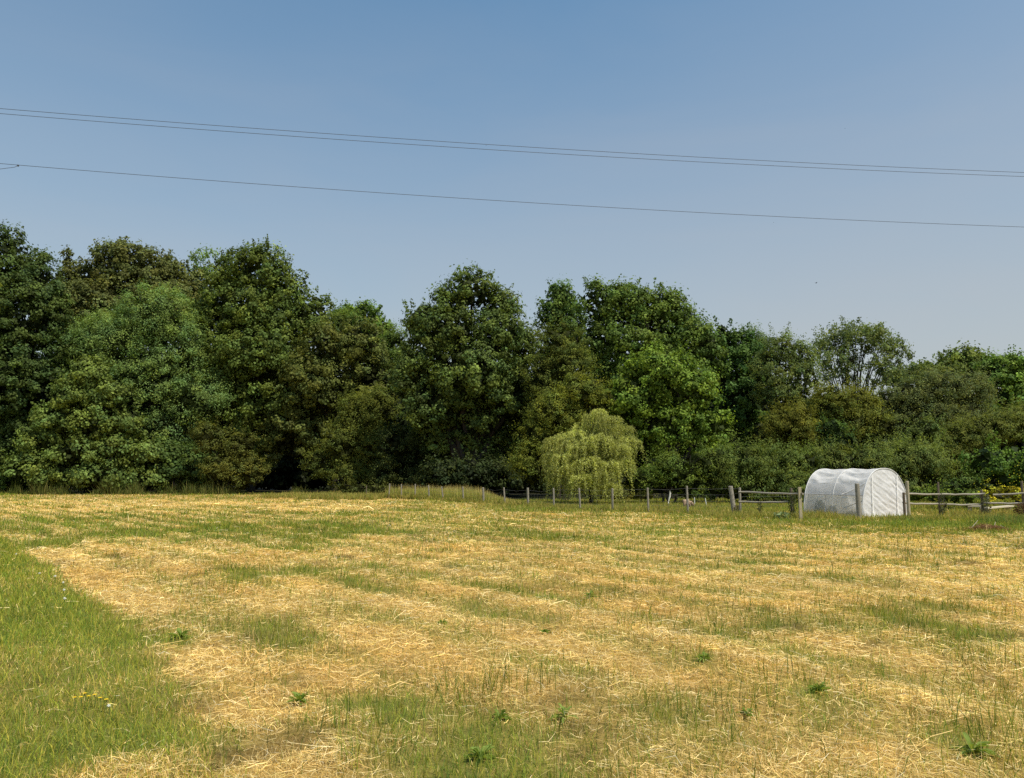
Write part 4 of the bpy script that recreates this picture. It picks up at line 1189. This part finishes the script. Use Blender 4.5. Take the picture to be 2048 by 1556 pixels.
def cable(name, label, pl, pm, pr, Dl, Dr, r, ext=(-45, 60)):
    """parabola through three surveyed points in the vertical plane through both ends"""
    a = at(pl[0], pl[1], Dl); b = at(pr[0], pr[1], Dr)
    def pt_on(px, py):
        # intersection of pixel ray with plane containing a,b (vertical)
        u = (px - 1024) / 1550; v = (778 - py) / 1550
        d = Vector((u, math.cos(TH) - v * math.sin(TH), math.sin(TH) + v * math.cos(TH)))
        h = (b - a); n = Vector((-h.y, h.x, 0)); o = Vector((0, 0, CAMH))
        s = (a - o).dot(n) / d.dot(n); return o + d * s
    m = pt_on(*pm)
    hd = Vector(((b - a).x, (b - a).y, 0)); L = hd.length; hd.normalize()
    s1 = (m - a).dot(hd)
    z0, z1, z2 = a.z, m.z, b.z
    A = np.polyfit([0, s1, L], [z0, z1, z2], 2)
    mb = MB(); pts = []
    for i in range(90):
        s = -25 + (L + 50) * i / 89
        pts.append(Vector((a.x, a.y, 0)) + hd * s + Vector((0, 0, float(np.polyval(A, s)))))
    mb.tube(pts, r, 6, False)
    o = mb.build(name, CABLE, None, True)
    tag(o, label, 'cable', 'overhead cables crossing the sky')
    return a
cable('overhead_cable', 'uppermost of the two close parallel cables across the sky', (0, 217), (1024, 292), (2048, 345), 14.8, 17.9, .0052)
cable('overhead_cable', 'lower of the two close parallel cables across the sky', (0, 227), (1024, 302), (2048, 353), 14.8, 17.9, .0052)
cable('overhead_cable', 'single lowest cable across the sky with a branch joining it at the left', (0, 327), (1024, 403), (2048, 454), 14.8, 17.9, .0052)
def drop():
    a = at(36, 331, 14.9); b = at(0, 338, 14.3)
    d = b - a
    mb = MB(); pts = [a, a + d * .2 + Vector((0, 0, -.02)), a + d * 1.0 , a + d * 3 + Vector((0, 0, .02)), a + d * 12 + Vector((0, 0, -.3))]
    mb.tube(pts, .006, 6, False); mb.ball(tuple(a), .022, 8, 6)
    tag(mb.build('branch_cable', CABLE, None, True), 'short dropping cable that joins the lowest overhead cable at the left edge', 'cable')
drop()

def near_branch():
    rng = np.random.default_rng(2); D = 3.6
    p = at(-60, 560, D)
    t = thing('overhanging_branch', 'lit yellow-green leaves of a near branch poking in at the left edge', 'branch', tuple(p))
    mb = MB(); w = [Vector((-.5, .1, .15)), Vector((-.2, 0, .06)), Vector((0, 0, -.02)), Vector((.05, 0, -.12))]
    mb.tube(w, [.008, .006, .004, .002], 6); mb.build('twig', BARK, t)
    for px, py, L, a in ((-6, 567, .062, -.4), (-8, 600, .05, -1.4), (-6, 612, .07, -1.1), (-24, 620, .06, -1.8), (-30, 575, .07, -.2)):
        q = at(px, py, D) - p
        s = Vector((math.cos(a), 0, math.sin(a))); n = Vector((-math.sin(a), -.5, math.cos(a))).normalized()
        bn = s.cross(n)
        V = []
        for tt, ww in ((-.5, .05), (-.25, .7), (0, 1), (.25, .75), (.5, .05)):
            c = q + s * L * tt; V += [c - n * L * .28 * ww, c + bn * .004, c + n * L * .28 * ww]
        Fc = []
        for m in range(4): Fc += [m*3, m*3+1, m*3+4, m*3+3, m*3+1, m*3+2, m*3+5, m*3+4]
        np_mesh('leaf', np.array([tuple(v) for v in V]), Fc, 4, LEAF_SOFT, t, np.tile((.26, .30, .05), (len(V), 1)), smooth=True)
near_branch()

# ------------------------------------------------------------------ light and sky
SUN_EL = math.radians(60); SUN_AZ = math.radians(50)     # azimuth measured from straight behind the camera toward the right
to_sun = Vector((math.sin(SUN_AZ) * math.cos(SUN_EL), -math.cos(SUN_AZ) * math.cos(SUN_EL), math.sin(SUN_EL)))
sd = bpy.data.lights.new("sun", 'SUN'); sd.energy = 5.0; sd.angle = math.radians(.53); sd.color = (1.0, .915, .76)
so = bpy.data.objects.new("sun", sd); C.objects.link(so)
so.rotation_euler = to_sun.to_track_quat('Z', 'Y').to_euler(); so.location = (20, -20, 40)

w = bpy.data.worlds.new("World"); scene.world = w; w.use_nodes = True
nt = w.node_tree; nt.nodes.clear(); N = nt.nodes.new; Lk = nt.links.new
sky = N("ShaderNodeTexSky"); sky.sky_type = 'NISHITA'; sky.sun_disc = False
sky.sun_elevation = SUN_EL; sky.sun_rotation = math.atan2(to_sun.x, to_sun.y)
sky.air_density = 1.35; sky.dust_density = 0.4; sky.ozone_density = 6.0; sky.altitude = 50
# summer haze: the clear sky is greyed toward the horizon
tc = N("ShaderNodeTexCoord"); sx = N("ShaderNodeSeparateXYZ"); Lk(tc.outputs['Generated'], sx.inputs[0])
mr = N("ShaderNodeMapRange"); mr.inputs[1].default_value = 0.0; mr.inputs[2].default_value = .60; mr.inputs[3].default_value = 1.0; mr.inputs[4].default_value = 0.0
Lk(sx.outputs['Z'], mr.inputs[0])
pw = N("ShaderNodeMath"); pw.operation = 'POWER'; pw.inputs[1].default_value = .95; Lk(mr.outputs[0], pw.inputs[0])
# faint uneven haze
wn = N("ShaderNodeTexNoise"); wn.inputs['Scale'].default_value = 2.2; wn.inputs['Detail'].default_value = 5; wn.inputs['Distortion'].default_value = .6
wm = N("ShaderNodeMapping"); wm.inputs['Scale'].default_value = (1, 1, 4.5); Lk(tc.outputs['Generated'], wm.inputs[0]); Lk(wm.outputs[0], wn.inputs['Vector'])
wr = N("ShaderNodeMapRange"); wr.inputs[1].default_value = .3; wr.inputs[2].default_value = .8; wr.inputs[3].default_value = -.03; wr.inputs[4].default_value = .06; Lk(wn.outputs['Fac'], wr.inputs[0])
ml = N("ShaderNodeMath"); ml.operation = 'MULTIPLY'; ml.inputs[1].default_value = .98; Lk(pw.outputs[0], ml.inputs[0])
# the haze is thicker on the sunward side
dp = N("ShaderNodeVectorMath"); dp.operation = 'DOT_PRODUCT'; dp.inputs[1].default_value = tuple(to_sun); Lk(tc.outputs['Generated'], dp.inputs[0])
hz = N("ShaderNodeMapRange"); hz.inputs[1].default_value = -.15; hz.inputs[2].default_value = 1.0; hz.inputs[3].default_value = 0.0; hz.inputs[4].default_value = .28
Lk(dp.outputs['Value'], hz.inputs[0])
hw = N("ShaderNodeMath"); hw.operation = 'ADD'; Lk(hz.outputs[0], hw.inputs[0]); Lk(wr.outputs[0], hw.inputs[1])
ad = N("ShaderNodeMath"); ad.operation = 'ADD'; ad.use_clamp = True; Lk(ml.outputs[0], ad.inputs[0]); Lk(hw.outputs[0], ad.inputs[1])
mx = N("ShaderNodeMix"); mx.data_type = 'RGBA'; mx.inputs[7].default_value = (4.15, 3.97, 3.92, 1)
Lk(ad.outputs[0], mx.inputs[0]); tn = N("ShaderNodeMix"); tn.data_type = 'RGBA'; tn.blend_type = 'MULTIPLY'; tn.inputs[0].default_value = 1; tn.inputs[7].default_value = (.42, .94, 1.0, 1)
Lk(sky.outputs[0], tn.inputs[6]); Lk(tn.outputs[2], mx.inputs[6])
bg = N("ShaderNodeBackground"); bg.inputs['Strength'].default_value = .130
Lk(mx.outputs[2], bg.inputs[0])
ow = N("ShaderNodeOutputWorld"); Lk(bg.outputs[0], ow.inputs[0])

scene.view_settings.view_transform = 'Standard'; scene.view_settings.look = 'None'; scene.view_settings.exposure = 0; scene.view_settings.gamma = 1
scene.cycles.max_bounces = 6; scene.cycles.diffuse_bounces = 3; scene.cycles.glossy_bounces = 2; scene.cycles.transmission_bounces = 4; scene.cycles.transparent_max_bounces = 8
scene.cycles.use_denoising = False
scene.cycles.sample_clamp_indirect = 4
